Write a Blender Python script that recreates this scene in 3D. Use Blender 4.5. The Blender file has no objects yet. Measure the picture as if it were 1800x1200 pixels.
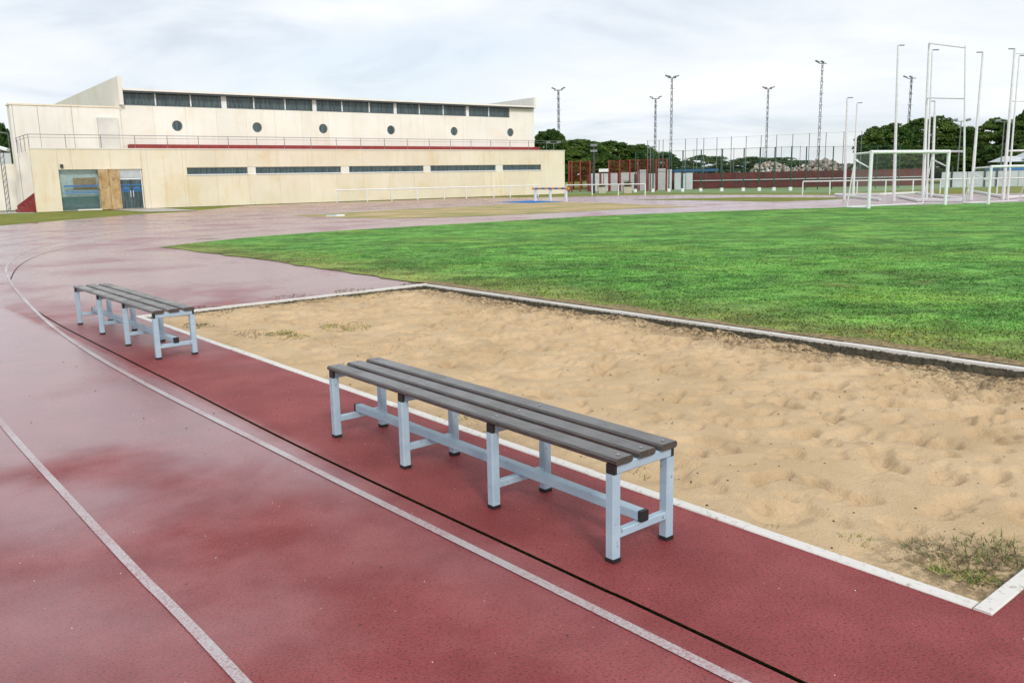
import bpy, bmesh, math, random
import numpy as np
from mathutils import Vector, Matrix
from mathutils.geometry import tessellate_polygon

SC = bpy.context.scene
COL = SC.collection
random.seed(7)
RNG = np.random.default_rng(7)

# ------------------------------------------------------------------ camera
F_PX, PITCH, ROLL, CAM_H = 1495.19, 0.18843, -0.02078, 1.554   # focal length in px of the 1800 px wide photo
_F = Vector((0, math.cos(PITCH), -math.sin(PITCH)))
_U0 = Vector((0, math.sin(PITCH), math.cos(PITCH)))
_R0 = Vector((1, 0, 0))
_R = _R0 * math.cos(ROLL) + _U0 * math.sin(ROLL)
_U = -_R0 * math.sin(ROLL) + _U0 * math.cos(ROLL)
cd = bpy.data.cameras.new('camera')
cam = bpy.data.objects.new('camera', cd)
COL.objects.link(cam)
cd.sensor_width = 36.0
cd.lens = F_PX / 1800 * 36.0
cd.clip_start = 0.05
cd.clip_end = 6000
m = Matrix.Identity(4)
for i in range(3):
    m[i][0], m[i][1], m[i][2] = _R[i], _U[i], -_F[i]
m[0][3], m[1][3], m[2][3] = 0, 0, CAM_H
cam.matrix_world = m
SC.camera = cam

# ------------------------------------------------------------------ world and sun (overcast)
SUN_EL, SUN_AZ = math.radians(36), math.radians(163)      # azimuth from +Y, clockwise: behind the camera
world = bpy.data.worlds.new('World')
SC.world = world
world.use_nodes = True
wn, wl = world.node_tree.nodes, world.node_tree.links
wn.clear()
w_out = wn.new('ShaderNodeOutputWorld')
sky = wn.new('ShaderNodeTexSky')
sky.sky_type = 'NISHITA'
sky.sun_disc = False
sky.sun_elevation = SUN_EL
sky.sun_rotation = SUN_AZ
bg_sky = wn.new('ShaderNodeBackground')
bg_sky.inputs[1].default_value = 0.10
wl.new(sky.outputs[0], bg_sky.inputs[0])
bg_cl = wn.new('ShaderNodeBackground')
bg_cl.inputs[1].default_value = 1.0
tc = wn.new('ShaderNodeTexCoord')
sep = wn.new('ShaderNodeSeparateXYZ')
wl.new(tc.outputs['Generated'], sep.inputs[0])
def wmath(op, a, b):
    n = wn.new('ShaderNodeMath'); n.operation = op
    for k, v in enumerate((a, b)):
        if isinstance(v, (int, float)): n.inputs[k].default_value = v
        else: wl.new(v, n.inputs[k])
    return n.outputs[0]
zz = wmath('ADD', wmath('MAXIMUM', sep.outputs[2], 0.0), 0.16)
comb = wn.new('ShaderNodeCombineXYZ')
wl.new(wmath('DIVIDE', sep.outputs[0], zz), comb.inputs[0])
wl.new(wmath('DIVIDE', sep.outputs[1], zz), comb.inputs[1])
def wnoise(scale, detail, rough, dist, off):
    mp = wn.new('ShaderNodeMapping'); mp.inputs['Location'].default_value = off
    wl.new(comb.outputs[0], mp.inputs[0])
    n = wn.new('ShaderNodeTexNoise')
    n.inputs['Scale'].default_value = scale; n.inputs['Detail'].default_value = detail
    n.inputs['Roughness'].default_value = rough; n.inputs['Distortion'].default_value = dist
    wl.new(mp.outputs[0], n.inputs['Vector'])
    return n.outputs[0]
n1 = wnoise(0.95, 7, 0.55, 0.45, (3.1, 7.7, 0))
ramp = wn.new('ShaderNodeValToRGB')
e = ramp.color_ramp.elements
e[0].position = 0.30; e[0].color = (0.545, 0.605, 0.68, 1)
e[1].position = 0.66; e[1].color = (0.83, 0.835, 0.85, 1)
x = ramp.color_ramp.elements.new(0.46); x.color = (0.70, 0.74, 0.79, 1)
wl.new(n1, ramp.inputs[0])
wl.new(ramp.outputs[0], bg_cl.inputs[0])
n2 = wnoise(0.5, 5, 0.5, 0.3, (11.3, 2.2, 0))
cover = wn.new('ShaderNodeMapRange')
cover.inputs[1].default_value = 0.36; cover.inputs[2].default_value = 0.52
cover.inputs[3].default_value = 0.74; cover.inputs[4].default_value = 0.97
wl.new(n2, cover.inputs[0])
mixw = wn.new('ShaderNodeMixShader')
wl.new(cover.outputs[0], mixw.inputs[0])
wl.new(bg_sky.outputs[0], mixw.inputs[1])
wl.new(bg_cl.outputs[0], mixw.inputs[2])
wl.new(mixw.outputs[0], w_out.inputs[0])

sd = bpy.data.lights.new('sun', 'SUN')
sd.energy = 1.5
sd.angle = math.radians(12)
sd.color = (1.0, 0.96, 0.90)
sun = bpy.data.objects.new('sun', sd)
COL.objects.link(sun)
sdir = Vector((math.sin(SUN_AZ) * math.cos(SUN_EL), math.cos(SUN_AZ) * math.cos(SUN_EL), math.sin(SUN_EL)))
sun.rotation_euler = sdir.to_track_quat('Z', 'Y').to_euler()
sun.location = (0, 0, 40)

vs = SC.view_settings
vs.view_transform = 'Standard'
vs.look = 'None'
vs.gamma = 1.0
vs.use_curve_mapping = False
vs.exposure = 0.36

# ------------------------------------------------------------------ helpers: pixels to places
def ray(px, py):
    return _F + _R * ((px - 900) / F_PX) - _U * ((py - 600) / F_PX)
def gp(px, py, z=0.0):                      # photo pixel -> point on the ground
    d = ray(px, py); t = (z - CAM_H) / d.z
    return Vector((d.x * t, d.y * t, z))
def at(px, py, depth):                      # photo pixel -> point at a given distance along +Y
    d = ray(px, py); t = depth / d.y
    return Vector((d.x * t, depth, CAM_H + d.z * t))

# ------------------------------------------------------------------ helpers: meshes and objects
class MB:
    def __init__(self): self.v = []; self.f = []
    def add(self, vs_, fs_):
        b = len(self.v); self.v += [tuple(p) for p in vs_]
        self.f += [tuple(i + b for i in f) for f in fs_]
        return self
    def box(self, x0, x1, y0, y1, z0, z1):
        vs_ = [(x, y, z) for z in (z0, z1) for y in (y0, y1) for x in (x0, x1)]
        return self.add(vs_, [(0, 2, 3, 1), (4, 5, 7, 6), (0, 1, 5, 4), (2, 6, 7, 3), (0, 4, 6, 2), (1, 3, 7, 5)])
    def prism(self, p0, p1, prof, up=Vector((0, 0, 1)), s1=1.0):
        p0, p1 = Vector(p0), Vector(p1); d = (p1 - p0).normalized()
        a = d.cross(up)
        if a.length < 1e-4: a = d.cross(Vector((0, 1, 0)))
        a.normalize(); b = a.cross(d).normalized(); n = len(prof)
        vs_ = [p0 + a * x + b * y for x, y in prof] + [p1 + (a * x + b * y) * s1 for x, y in prof]
        fs_ = [(i, (i + 1) % n, n + (i + 1) % n, n + i) for i in range(n)]
        fs_ += [tuple(range(n - 1, -1, -1)), tuple(range(n, 2 * n))]
        return self.add(vs_, fs_)
    def tube(self, p0, p1, r, n=8, s1=1.0):
        return self.prism(p0, p1, [(r * math.cos(2 * math.pi * i / n), r * math.sin(2 * math.pi * i / n)) for i in range(n)], s1=s1)
    def bar(self, p0, p1, w, h, c=None, up=Vector((0, 0, 1))):
        c = min(w, h) * 0.14 if c is None else c
        x, y = w / 2, h / 2
        return self.prism(p0, p1, [(-x + c, -y), (x - c, -y), (x, -y + c), (x, y - c), (x - c, y), (-x + c, y), (-x, y - c), (-x, -y + c)], up)
    def build(self, name, mat, parent=None, smooth=False):
        me = bpy.data.meshes.new(name)
        me.from_pydata([tuple(p) for p in self.v], [], self.f)
        bm = bmesh.new(); bm.from_mesh(me); bmesh.ops.recalc_face_normals(bm, faces=bm.faces); bm.to_mesh(me); bm.free()
        return link(name, me, mat, parent, smooth)
def link(name, me, mat, parent=None, smooth=False):
    if mat is not None and not me.materials: me.materials.append(mat)
    if smooth: me.polygons.foreach_set('use_smooth', [True] * len(me.polygons))
    o = bpy.data.objects.new(name, me); COL.objects.link(o)
    if parent: o.parent = parent
    return o
def raw(name, V, Fc, mat, parent=None, smooth=False, attr=None):
    me = bpy.data.meshes.new(name)
    V = np.asarray(V, np.float32); Fc = np.asarray(Fc, np.int32); k = Fc.shape[1]
    me.vertices.add(len(V)); me.vertices.foreach_set('co', V.ravel())
    me.loops.add(Fc.size); me.loops.foreach_set('vertex_index', Fc.ravel())
    me.polygons.add(len(Fc)); me.polygons.foreach_set('loop_start', np.arange(0, Fc.size, k, dtype=np.int32))
    if attr is not None:
        a = me.color_attributes.new('tint', 'FLOAT_COLOR', 'POINT')
        a.data.foreach_set('color', np.c_[attr, np.ones(len(attr))].astype(np.float32).ravel())
    me.update(calc_edges=True); me.validate()
    return link(name, me, mat, parent, smooth)
def tag(o, label=None, cat=None, group=None, kind=None):
    if label: o['label'] = label
    if cat: o['category'] = cat
    if group: o['group'] = group
    if kind: o['kind'] = kind
    return o
def thing(name, label, cat, loc=(0, 0, 0), rz=0.0, group=None):
    o = bpy.data.objects.new(name, None); COL.objects.link(o)
    o.empty_display_size = 0.2
    o.location = loc; o.rotation_euler = (0, 0, rz)
    return tag(o, label, cat, group)
def sheet(name, outer, mat, z=0.0, holes=()):
    loops = [[Vector((p[0], p[1], 0)) for p in outer]] + [[Vector((p[0], p[1], 0)) for p in h] for h in holes]
    tris = tessellate_polygon(loops)
    vs_ = [(p.x, p.y, z) for l in loops for p in l]
    me = bpy.data.meshes.new(name); me.from_pydata(vs_, [], [tuple(t) for t in tris])
    bm = bmesh.new(); bm.from_mesh(me)
    bmesh.ops.recalc_face_normals(bm, faces=bm.faces)
    for f in bm.faces:
        if f.normal.z < 0: f.normal_flip()
    bm.to_mesh(me); bm.free()
    return tag(link(name, me, mat), kind='structure')
def spline(pts, n=12, closed=False):
    P = [Vector((p[0], p[1], 0)) for p in pts]; out = []
    for i in range(len(P) - 1):
        a, b = P[max(i - 1, 0)], P[min(i + 2, len(P) - 1)]
        p1, p2 = P[i], P[i + 1]
        for k in range(n):
            t = k / n
            q = 0.5 * ((2 * p1) + (p2 - a) * t + (2 * a - 5 * p1 + 4 * p2 - b) * t * t + (3 * p1 - a - 3 * p2 + b) * t ** 3)
            out.append(Vector((q.x, q.y, 0)))
    out.append(P[-1]); return out
def offset(path, d):
    out = []
    for i, p in enumerate(path):
        t = (path[min(i + 1, len(path) - 1)] - path[max(i - 1, 0)]).normalized()
        out.append(p + Vector((-t.y, t.x, 0)) * d)
    return out
def ribbon(path, w0, w1):
    return offset(path, w0) + list(reversed(offset(path, w1)))
def strip(name, path, w, mat, z):
    A, B = offset(path, w / 2), offset(path, -w / 2); n = len(A)
    V = [(p.x, p.y, z) for p in A + B]
    return tag(link(name, mesh_from(name, V, [(i, n + i, n + i + 1, i + 1) for i in range(n - 1)]), mat), kind='structure')
def mesh_from(name, V, Fc):
    me = bpy.data.meshes.new(name); me.from_pydata(V, [], Fc); me.update(); return me
_lat = RNG.random((256, 256))
def vnoise(x, y):
    xi, yi = np.floor(x).astype(int), np.floor(y).astype(int); fx, fy = x - xi, y - yi
    fx, fy = fx * fx * (3 - 2 * fx), fy * fy * (3 - 2 * fy)
    g = lambda i, j: _lat[(xi + i) & 255, (yi + j) & 255]
    return (g(0, 0) * (1 - fx) + g(1, 0) * fx) * (1 - fy) + (g(0, 1) * (1 - fx) + g(1, 1) * fx) * fy
def fbm(x, y, o=4):
    s = 0; a = 0.5
    for k in range(o): s = s + a * vnoise(x * 2 ** k + 17.3 * k, y * 2 ** k + 5.1 * k); a *= 0.5
    return s / (1 - 0.5 ** o)
def inside(poly, X, Y):
    r = np.zeros(X.shape, bool); n = len(poly)
    for i in range(n):
        x0, y0 = poly[i][0], poly[i][1]; x1, y1 = poly[(i + 1) % n][0], poly[(i + 1) % n][1]
        c = ((y0 > Y) != (y1 > Y)) & (X < (x1 - x0) * (Y - y0) / (y1 - y0 + 1e-12) + x0)
        r ^= c
    return r

# ------------------------------------------------------------------ materials
class M:
    def __init__(s, name):
        s.m = bpy.data.materials.new(name); s.m.use_nodes = True
        s.n, s.l = s.m.node_tree.nodes, s.m.node_tree.links
        s.b = s.n['Principled BSDF']; s.out = s.n['Material Output']
        s.tc = s.n.new('ShaderNodeTexCoord')
    def put(s, sock, v):
        if isinstance(v, bpy.types.NodeSocket): s.l.new(v, sock)
        elif isinstance(v, (tuple, list)): sock.default_value = (*v, 1) if len(v) == 3 and sock.type == 'RGBA' else v
        else: sock.default_value = v
    def math(s, op, a, b=0.0, clamp=False):
        n = s.n.new('ShaderNodeMath'); n.operation = op; n.use_clamp = clamp
        s.put(n.inputs[0], a); s.put(n.inputs[1], b); return n.outputs[0]
    def noise(s, scale, detail=3, rough=0.55, vec=None, dist=0.0, stretch=None, loc=None):
        v = vec or s.tc.outputs['Object']
        if stretch or loc:
            mp = s.n.new('ShaderNodeMapping')
            if stretch: mp.inputs['Scale'].default_value = stretch
            if loc: mp.inputs['Location'].default_value = loc
            s.l.new(v, mp.inputs[0]); v = mp.outputs[0]
        n = s.n.new('ShaderNodeTexNoise')
        n.inputs['Scale'].default_value = scale; n.inputs['Detail'].default_value = detail
        n.inputs['Roughness'].default_value = rough; n.inputs['Distortion'].default_value = dist
        s.l.new(v, n.inputs['Vector']); return n.outputs[0]
    def ramp(s, v, a, b, lo=0.0, hi=1.0, smooth=True):
        n = s.n.new('ShaderNodeMapRange'); n.interpolation_type = 'SMOOTHSTEP' if smooth else 'LINEAR'
        s.put(n.inputs[0], v)
        for k, q in enumerate((a, b, lo, hi)): n.inputs[k + 1].default_value = q
        return n.outputs[0]
    def mix(s, f, a, b, mode='MIX'):
        n = s.n.new('ShaderNodeMix'); n.data_type = 'RGBA'; n.blend_type = mode
        s.put(n.inputs[0], f); s.put(n.inputs[6], a); s.put(n.inputs[7], b); return n.outputs[2]
    def bump(s, h, strength, dist, normal=None):
        n = s.n.new('ShaderNodeBump'); s.put(n.inputs['Strength'], strength); n.inputs['Distance'].default_value = dist
        s.l.new(h, n.inputs['Height'])
        if normal: s.l.new(normal, n.inputs['Normal'])
        return n.outputs[0]
    def set(s, **k):
        for a, v in k.items(): s.put(s.b.inputs[{'color': 'Base Color', 'rough': 'Roughness', 'normal': 'Normal', 'metal': 'Metallic', 'spec': 'Specular IOR Level', 'alpha': 'Alpha', 'trans': 'Transmission Weight', 'coat': 'Coat Weight', 'coatr': 'Coat Roughness'}[a]], v)
        return s.m
def plain(name, col, rough=0.5, var=0.12, scale=6, metal=0.0, bump=0.0):
    k = M(name); n = k.noise(scale, 4)
    d = tuple(c * (1 - var) for c in col); u = tuple(min(c * (1 + var), 1) for c in col)
    a = dict(color=k.mix(k.ramp(n, .3, .7), d, u), rough=k.ramp(n, .2, .8, max(rough - .08, 0.02), min(rough + .08, 1)), metal=metal)
    if bump: a['normal'] = k.bump(k.noise(scale * 8, 3), bump, 0.004)
    return k.set(**a)

def mat_track():
    k = M('wet_red_track')
    big = k.noise(0.42, 5, 0.55, dist=0.4); mid = k.noise(2.3, 5, 0.6); fine = k.noise(120, 2, 0.6); gran = k.noise(330, 2, 0.7)
    sp = k.n.new('ShaderNodeSeparateXYZ'); k.l.new(k.tc.outputs['Object'], sp.inputs[0])
    side = k.math('ADD', k.math('MULTIPLY', sp.outputs[0], .761), k.math('MULTIPLY', sp.outputs[1], .649))
    lane = k.ramp(side, 2.05, 2.35, 1.0, 0.0)
    far = k.ramp(k.math('ADD', sp.outputs[1], k.math('MULTIPLY', big, 6)), 8, 17)
    def blob(x, y, rx, ry, amp):
        d = k.math('ADD', k.math('POWER', k.math('ABSOLUTE', k.math('DIVIDE', k.math('SUBTRACT', sp.outputs[0], x), rx)), 2.0),
                   k.math('POWER', k.math('ABSOLUTE', k.math('DIVIDE', k.math('SUBTRACT', sp.outputs[1], y), ry)), 2.0))
        return k.math('MULTIPLY', k.ramp(d, 0.0, 1.6, 1.0, 0.0), amp)
    w = k.math('MULTIPLY', lane, k.ramp(big, 0.32, 0.60, 0.28, 0.72))
    for b in ((-4.7, 7.4, 1.5, 1.9, .75), (-3.35, 5.35, 1.0, .8, .65), (-1.75, 5.25, .6, .8, .55), (-2.6, 6.4, .7, .8, .5), (-7.2, 11, 2.6, 3.2, .6), (-2.6, 3.9, .9, .5, .3),
              (-3.55, 6.75, .45, .6, -.25), (-2.05, 4.7, .7, .5, -.22), (-.8, 3.5, .9, .7, -.3), (.1, 2.5, 1.0, .7, -.4)):
        w = k.math('ADD', w, k.math('MULTIPLY', blob(*b), lane))
    w = k.math('ADD', w, k.math('MULTIPLY', k.math('SUBTRACT', mid, .5), .42))
    w = k.math('MAXIMUM', w, k.math('MULTIPLY', far, k.ramp(big, .32, .6, .55, 1.0)))
    w = k.math('MINIMUM', k.math('MAXIMUM', w, 0.0), 1.0)
    c = k.mix(k.ramp(mid, .3, .7), (.235, .038, .039), (.315, .064, .063))
    c = k.mix(k.ramp(k.noise(85, 3, .65, stretch=(1, 1.7, 1)), .53, .63, 0, .8), c, (.05, .010, .014))
    c = k.mix(k.ramp(k.noise(140, 2, .7, loc=(3, 9, 0)), .60, .68, 0, .35), c, (.40, .14, .15))
    c = k.mix(k.ramp(k.noise(0.9, 5, .7, loc=(9, 3, 0)), .56, .75, 0, .35), c, (.16, .045, .045))
    c = k.mix(k.math('MULTIPLY', w, .25), c, (.13, .02, .03))
    rough = k.ramp(w, 0, 1, .60, .34, False)
    n = k.bump(k.math('ADD', k.noise(62, 3, .65), k.math('MULTIPLY', fine, .5)), k.math('MULTIPLY', k.ramp(w, 0, 1, .9, .4, False), k.ramp(sp.outputs[1], 7, 22, 1.0, .25)), .009)
    film = k.bump(k.math('ADD', k.noise(7, 3, .5), k.math('MULTIPLY', k.noise(90, 3, .6), .5)), k.ramp(sp.outputs[1], 6, 18, .22, .04), .004)
    k.l.new(film, k.b.inputs['Coat Normal']); k.b.inputs['Coat IOR'].default_value = 1.5
    return k.set(color=c, rough=rough, normal=n, spec=k.ramp(w, 0, .6, .28, .5), coat=k.ramp(w, .16, .75, .0, 1.0, False), coatr=k.ramp(w, .1, .95, .50, .25, False))
def mat_line():
    k = M('worn_white_line'); n = k.noise(110, 3, .7); b = k.noise(1.7, 4, .6)
    wear = k.ramp(k.math('ADD', n, k.math('MULTIPLY', b, .55)), .66, 1.0)
    c = k.mix(wear, (.44, .40, .405), (.30, .115, .12))
    return k.set(color=c, rough=k.ramp(b, .3, .7, .3, .55), normal=k.bump(k.noise(150, 2), .4, .004), coat=.5, coatr=.3)
def mat_sand():
    k = M('sand'); a = k.noise(1.1, 5, .6); b = k.noise(9, 5, .65); g = k.noise(420, 2, .7); d = k.noise(60, 3, .6)
    c = k.mix(k.ramp(a, .3, .7), (.53, .385, .225), (.63, .47, .29))
    c = k.mix(k.ramp(k.noise(2.6, 5, .65, dist=.5), .48, .72, 0, .55), c, (.36, .25, .14))
    c = k.mix(k.ramp(g, .6, .75, 0, .5), c, (.22, .14, .08)); c = k.mix(k.ramp(g, .28, .38, .5, 0), c, (.70, .56, .40))
    att = k.n.new('ShaderNodeVertexColor'); att.layer_name = 'tint'
    sx = k.n.new('ShaderNodeSeparateXYZ'); k.l.new(att.outputs[0], sx.inputs[0])
    c = k.mix(k.ramp(k.noise(48, 4, .7), .54, .74, 0, .28), c, (.30, .20, .11)); c = k.mix(k.ramp(k.noise(120, 3, .7), .58, .70, 0, .25), c, (.26, .17, .10))
    dirt = k.math('MULTIPLY', sx.outputs[0], k.ramp(k.noise(22, 6, .8), .40, .58))
    c = k.mix(dirt, c, (.062, .045, .024))
    h = k.math('ADD', k.math('MULTIPLY', d, .9), k.math('MULTIPLY', k.noise(150, 3, .6), .5))
    return k.set(color=c, rough=.95, normal=k.bump(h, .8, .016), spec=.15)
def lawn_colour(k):
    a = k.noise(.30, 5, .6); b = k.noise(1.15, 5, .62, stretch=(.75, 1.25, 1), dist=.5); f = k.noise(5.5, 4, .65)
    c = k.mix(k.ramp(b, .34, .66), (.048, .185, .018), (.135, .315, .055))
    c = k.mix(k.ramp(f, .38, .70, 0, .55), c, (.175, .375, .085)); c = k.mix(k.ramp(f, .30, .46, .45, 0), c, (.040, .145, .014))
    c = k.mix(k.ramp(a, .48, .70, 0, .55), c, (.20, .31, .045))
    sp = k.n.new('ShaderNodeSeparateXYZ'); k.l.new(k.tc.outputs['Object'], sp.inputs[0])
    v = k.math('SUBTRACT', k.math('ADD', k.math('MULTIPLY', k.math('SUBTRACT', sp.outputs[0], PIT_A[0]), PIT_N[0]), k.math('MULTIPLY', k.math('SUBTRACT', sp.outputs[1], PIT_A[1]), PIT_N[1])), PIT_A[2])
    worn = k.ramp(k.math('SUBTRACT', v, k.math('MULTIPLY', k.noise(.9, 5, .7, loc=(2, 6, 0)), 3.2)), -1.7, .5, 1, 0)
    c = k.mix(k.math('MULTIPLY', worn, .55), c, k.mix(k.ramp(f, .4, .6), (.29, .26, .065), (.25, .17, .08)))
    bare = k.ramp(k.noise(.75, 6, .72, loc=(4, 1, 0)), .61, .70, 0, .75)
    c = k.mix(bare, c, (.24, .18, .075))
    lum = k.math('MULTIPLY', k.ramp(k.noise(.62, 6, .62, loc=(7, 2, 0), stretch=(.8, 1.3, 1), dist=.8), .34, .64, .68, 1.28), k.ramp(k.noise(2.4, 5, .65, loc=(1, 8, 0)), .34, .66, .78, 1.22))
    cb = k.n.new('ShaderNodeCombineXYZ')
    for i_ in range(3): k.l.new(lum, cb.inputs[i_])
    return k.mix(1.0, c, cb.outputs[0], 'MULTIPLY'), f
PIT_A = (1.679, 2.772, 4.264); PIT_N = (math.sin(2.2672), -math.cos(2.2672))
def mat_lawn():
    k = M('lawn_turf'); c, f = lawn_colour(k)
    return k.set(color=c, rough=.8, normal=k.bump(k.noise(34, 4, .7), .4, .02), spec=.2)
def mat_turf_blade():
    k = M('turf_blade'); c, f = lawn_colour(k); att = k.n.new('ShaderNodeVertexColor'); att.layer_name = 'tint'
    return k.set(color=k.mix(1.0, c, att.outputs[0], 'MULTIPLY'), rough=.6, spec=.3)
def mat_blade():
    k = M('grass_blade'); att = k.n.new('ShaderNodeVertexColor'); att.layer_name = 'tint'
    return k.set(color=att.outputs[0], rough=.55, spec=.25)
def mat_verge():
    k = M('verge_grass'); a = k.noise(.5, 5, .65); f = k.noise(22, 4, .7)
    c = k.mix(k.ramp(a, .35, .65), (.15, .18, .03), (.24, .24, .05)); c = k.mix(k.ramp(f, .45, .7, 0, .5), c, (.09, .11, .02))
    return k.set(color=c, rough=.9, normal=k.bump(f, .8, .03), spec=.15)
def mat_dry():
    k = M('dry_patch'); a = k.noise(.55, 5, .65, stretch=(.5, 1, 1)); f = k.noise(7, 5, .7)
    c = k.mix(k.ramp(a, .4, .62), (.52, .38, .22), (.27, .27, .10)); c = k.mix(k.ramp(f, .5, .7, 0, .6), c, (.20, .17, .07))
    return k.set(color=c, rough=.95, spec=.15, normal=k.bump(f, .6, .03))
def mat_facade(name, lo, hi, stain, amt):
    k = M(name); v = k.tc.outputs['Object']
    oi = k.n.new('ShaderNodeObjectInfo')
    a = k.noise(.35, 5, .6, loc=(5, 2, 1)); st = k.noise(1.2, 5, .7, stretch=(2.2, 2.2, .22)); b = k.noise(.22, 4, .55)
    c = k.mix(k.ramp(a, .3, .7), lo, hi)
    c = k.mix(k.math('MULTIPLY', oi.outputs['Random'], .22), c, tuple(x * .80 for x in lo))
    c = k.mix(k.math('MULTIPLY', k.ramp(st, .48, .72), k.ramp(b, .35, .62, .15, amt)), c, stain)
    c = k.mix(k.ramp(k.noise(5, 4, .7), .55, .8, 0, .18), c, tuple(x * .6 for x in lo))
    c = k.mix(k.ramp(k.noise(.42, 6, .62, loc=(8, 8, 3), dist=.6), .50, .72, 0, amt * .75), c, stain)
    return k.set(color=c, rough=.85, spec=.2, normal=k.bump(k.noise(9, 4), .15, .02))
def mat_kerb():
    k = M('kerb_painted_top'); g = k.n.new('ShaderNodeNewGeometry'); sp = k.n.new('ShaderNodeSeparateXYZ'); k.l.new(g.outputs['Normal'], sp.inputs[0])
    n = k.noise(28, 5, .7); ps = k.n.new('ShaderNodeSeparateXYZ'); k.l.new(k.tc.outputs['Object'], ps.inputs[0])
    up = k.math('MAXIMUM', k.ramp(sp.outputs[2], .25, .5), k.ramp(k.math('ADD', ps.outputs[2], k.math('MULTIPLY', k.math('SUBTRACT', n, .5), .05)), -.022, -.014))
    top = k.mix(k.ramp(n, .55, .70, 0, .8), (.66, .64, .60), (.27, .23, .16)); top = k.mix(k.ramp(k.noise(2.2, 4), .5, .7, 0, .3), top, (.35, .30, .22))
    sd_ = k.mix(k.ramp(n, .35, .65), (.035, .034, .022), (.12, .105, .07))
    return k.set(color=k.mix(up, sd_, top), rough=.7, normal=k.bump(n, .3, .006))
def mat_slat():
    k = M('wet_dark_slat'); g = k.noise(9, 6, .7, stretch=(1.2, 22, 22)); b = k.noise(5, 4)
    c = k.mix(k.ramp(g, .3, .7), (.028, .025, .023), (.105, .092, .082))
    return k.set(color=c, rough=k.ramp(b, .3, .7, .16, .36), normal=k.bump(g, .2, .002), spec=.7)
def mat_bench():
    k = M('pale_blue_grey_paint'); b = k.noise(7, 5, .6); ch = k.noise(33, 4, .7)
    c = k.mix(k.ramp(b, .3, .7), (.345, .475, .57), (.42, .55, .635)); c = k.mix(k.ramp(ch, .62, .70, 0, .75), c, (.17, .115, .07))
    return k.set(color=c, rough=k.ramp(b, .3, .7, .32, .5))
def mat_net(name, col, a):
    k = M(name); k.set(color=col, rough=.8)
    t = k.n.new('ShaderNodeBsdfTransparent'); mx = k.n.new('ShaderNodeMixShader'); mx.inputs[0].default_value = a
    k.l.new(t.outputs[0], mx.inputs[1]); k.l.new(k.b.outputs[0], mx.inputs[2]); k.l.new(mx.outputs[0], k.out.inputs[0])
    return k.m
def mat_leaf(name, lo, hi):
    k = M(name); oi = k.n.new('ShaderNodeObjectInfo'); a = k.noise(.9, 4, .6); f = k.noise(6, 2)
    c = k.mix(k.ramp(a, .35, .65), lo, hi); c = k.mix(k.math('MULTIPLY', oi.outputs['Random'], .4), c, tuple(x * .6 for x in lo))
    c = k.mix(k.ramp(f, .5, .8, 0, .4), c, tuple(min(x * 1.5, 1) for x in hi))
    return k.set(color=c, rough=.7, spec=.2)
def mat_rust():
    k = M('rust_stained_board'); a = k.noise(1.7, 5, .7, stretch=(1.5, 1.5, .6)); b = k.noise(4, 5, .7)
    c = k.mix(k.ramp(a, .35, .65), (.42, .25, .10), (.55, .40, .21)); c = k.mix(k.ramp(b, .5, .72, 0, .7), c, (.12, .065, .028))
    return k.set(color=c, rough=.6)

MT = dict(
    track=mat_track(), line=mat_line(), sand=mat_sand(), lawn=mat_lawn(), blade=mat_blade(), turfblade=mat_turf_blade(), verge=mat_verge(), dry=mat_dry(), kerb=mat_kerb(),
    facade=mat_facade('cream_concrete', (.79, .705, .545), (.86, .785, .64), (.70, .50, .22), .5),
    hall=mat_facade('white_concrete', (.80, .775, .705), (.86, .84, .78), (.70, .58, .38), .4),
    slat=mat_slat(), bench=mat_bench(), black=plain('black_plastic', (.016, .016, .017), .5),
    screw=plain('zinc_screw', (.4, .41, .42), .35, metal=.8), slot=plain('dark_channel', (.012, .012, .012), .8),
    white=plain('white_paint', (.76, .78, .79), .42, .06), galv=plain('galvanised_steel', (.17, .195, .20), .5, .15),
    dark=plain('dark_metal', (.05, .055, .06), .5), rail=plain('grey_rail', (.16, .17, .18), .5),
    red=plain('red_paint', (.24, .028, .028), .6, .15, 2), redwall=plain('dark_red_board', (.115, .022, .020), .7, .25, 1.2),
    redpost=plain('red_post', (.30, .035, .028), .55), green=plain('green_post', (.008, .075, .05), .5), blue=plain('blue_paint', (.03, .16, .42), .5),
    water=plain('blue_water_pit', (.02, .17, .48), .75), orange=plain('orange_paint', (.72, .28, .04), .5),
    concrete=plain('path_concrete', (.42, .39, .34), .8, .15, 3), pale=plain('pale_panel', (.50, .54, .56), .6, .08, 2),
    teal=plain('teal_dado', (.16, .27, .27), .5), interior=plain('pale_interior', (.72, .82, .82), .7),
    rust=mat_rust(), bark=plain('bark', (.075, .05, .035), .9, .3, 5, bump=.6),
    pine=mat_leaf('pine_needles', (.030, .080, .014), (.105, .170, .030)), bush=mat_leaf('bush_leaves', (.045, .085, .022), (.10, .155, .05)),
    netg=mat_net('green_mesh', (.02, .09, .06), .075), netr=mat_net('red_mesh', (.24, .035, .03), .24), netw=mat_net('white_net', (.62, .66, .64), .07),
    netp=mat_net('far_net', (.25, .3, .3), .025), rubble=plain('rubble', (.34, .29, .24), .9, .5, 1.5), rubblew=plain('pale_rubble', (.62, .60, .57), .9, .2, 1.5),
    lamp=plain('lamp_housing', (.20, .225, .235), .4), pot=plain('stone_pot', (.52, .48, .40), .85), turf=plain('court_turf', (.15, .235, .085), .9, .2, .6),
    worn=plain('worn_soil', (.23, .165, .075), .95, .45, 14, bump=.8),
    mast=plain('dull_mast_steel', (.075, .09, .092), .6, .15),
    puddle=plain('standing_water', (.10, .05, .06), .06, .05, 2),
    stairbox=plain('grey_white_panel', (.66, .65, .61), .8, .08, 1),
    soil=plain('dry_weed', (.075, .05, .022), .9, .35, 30))
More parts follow.
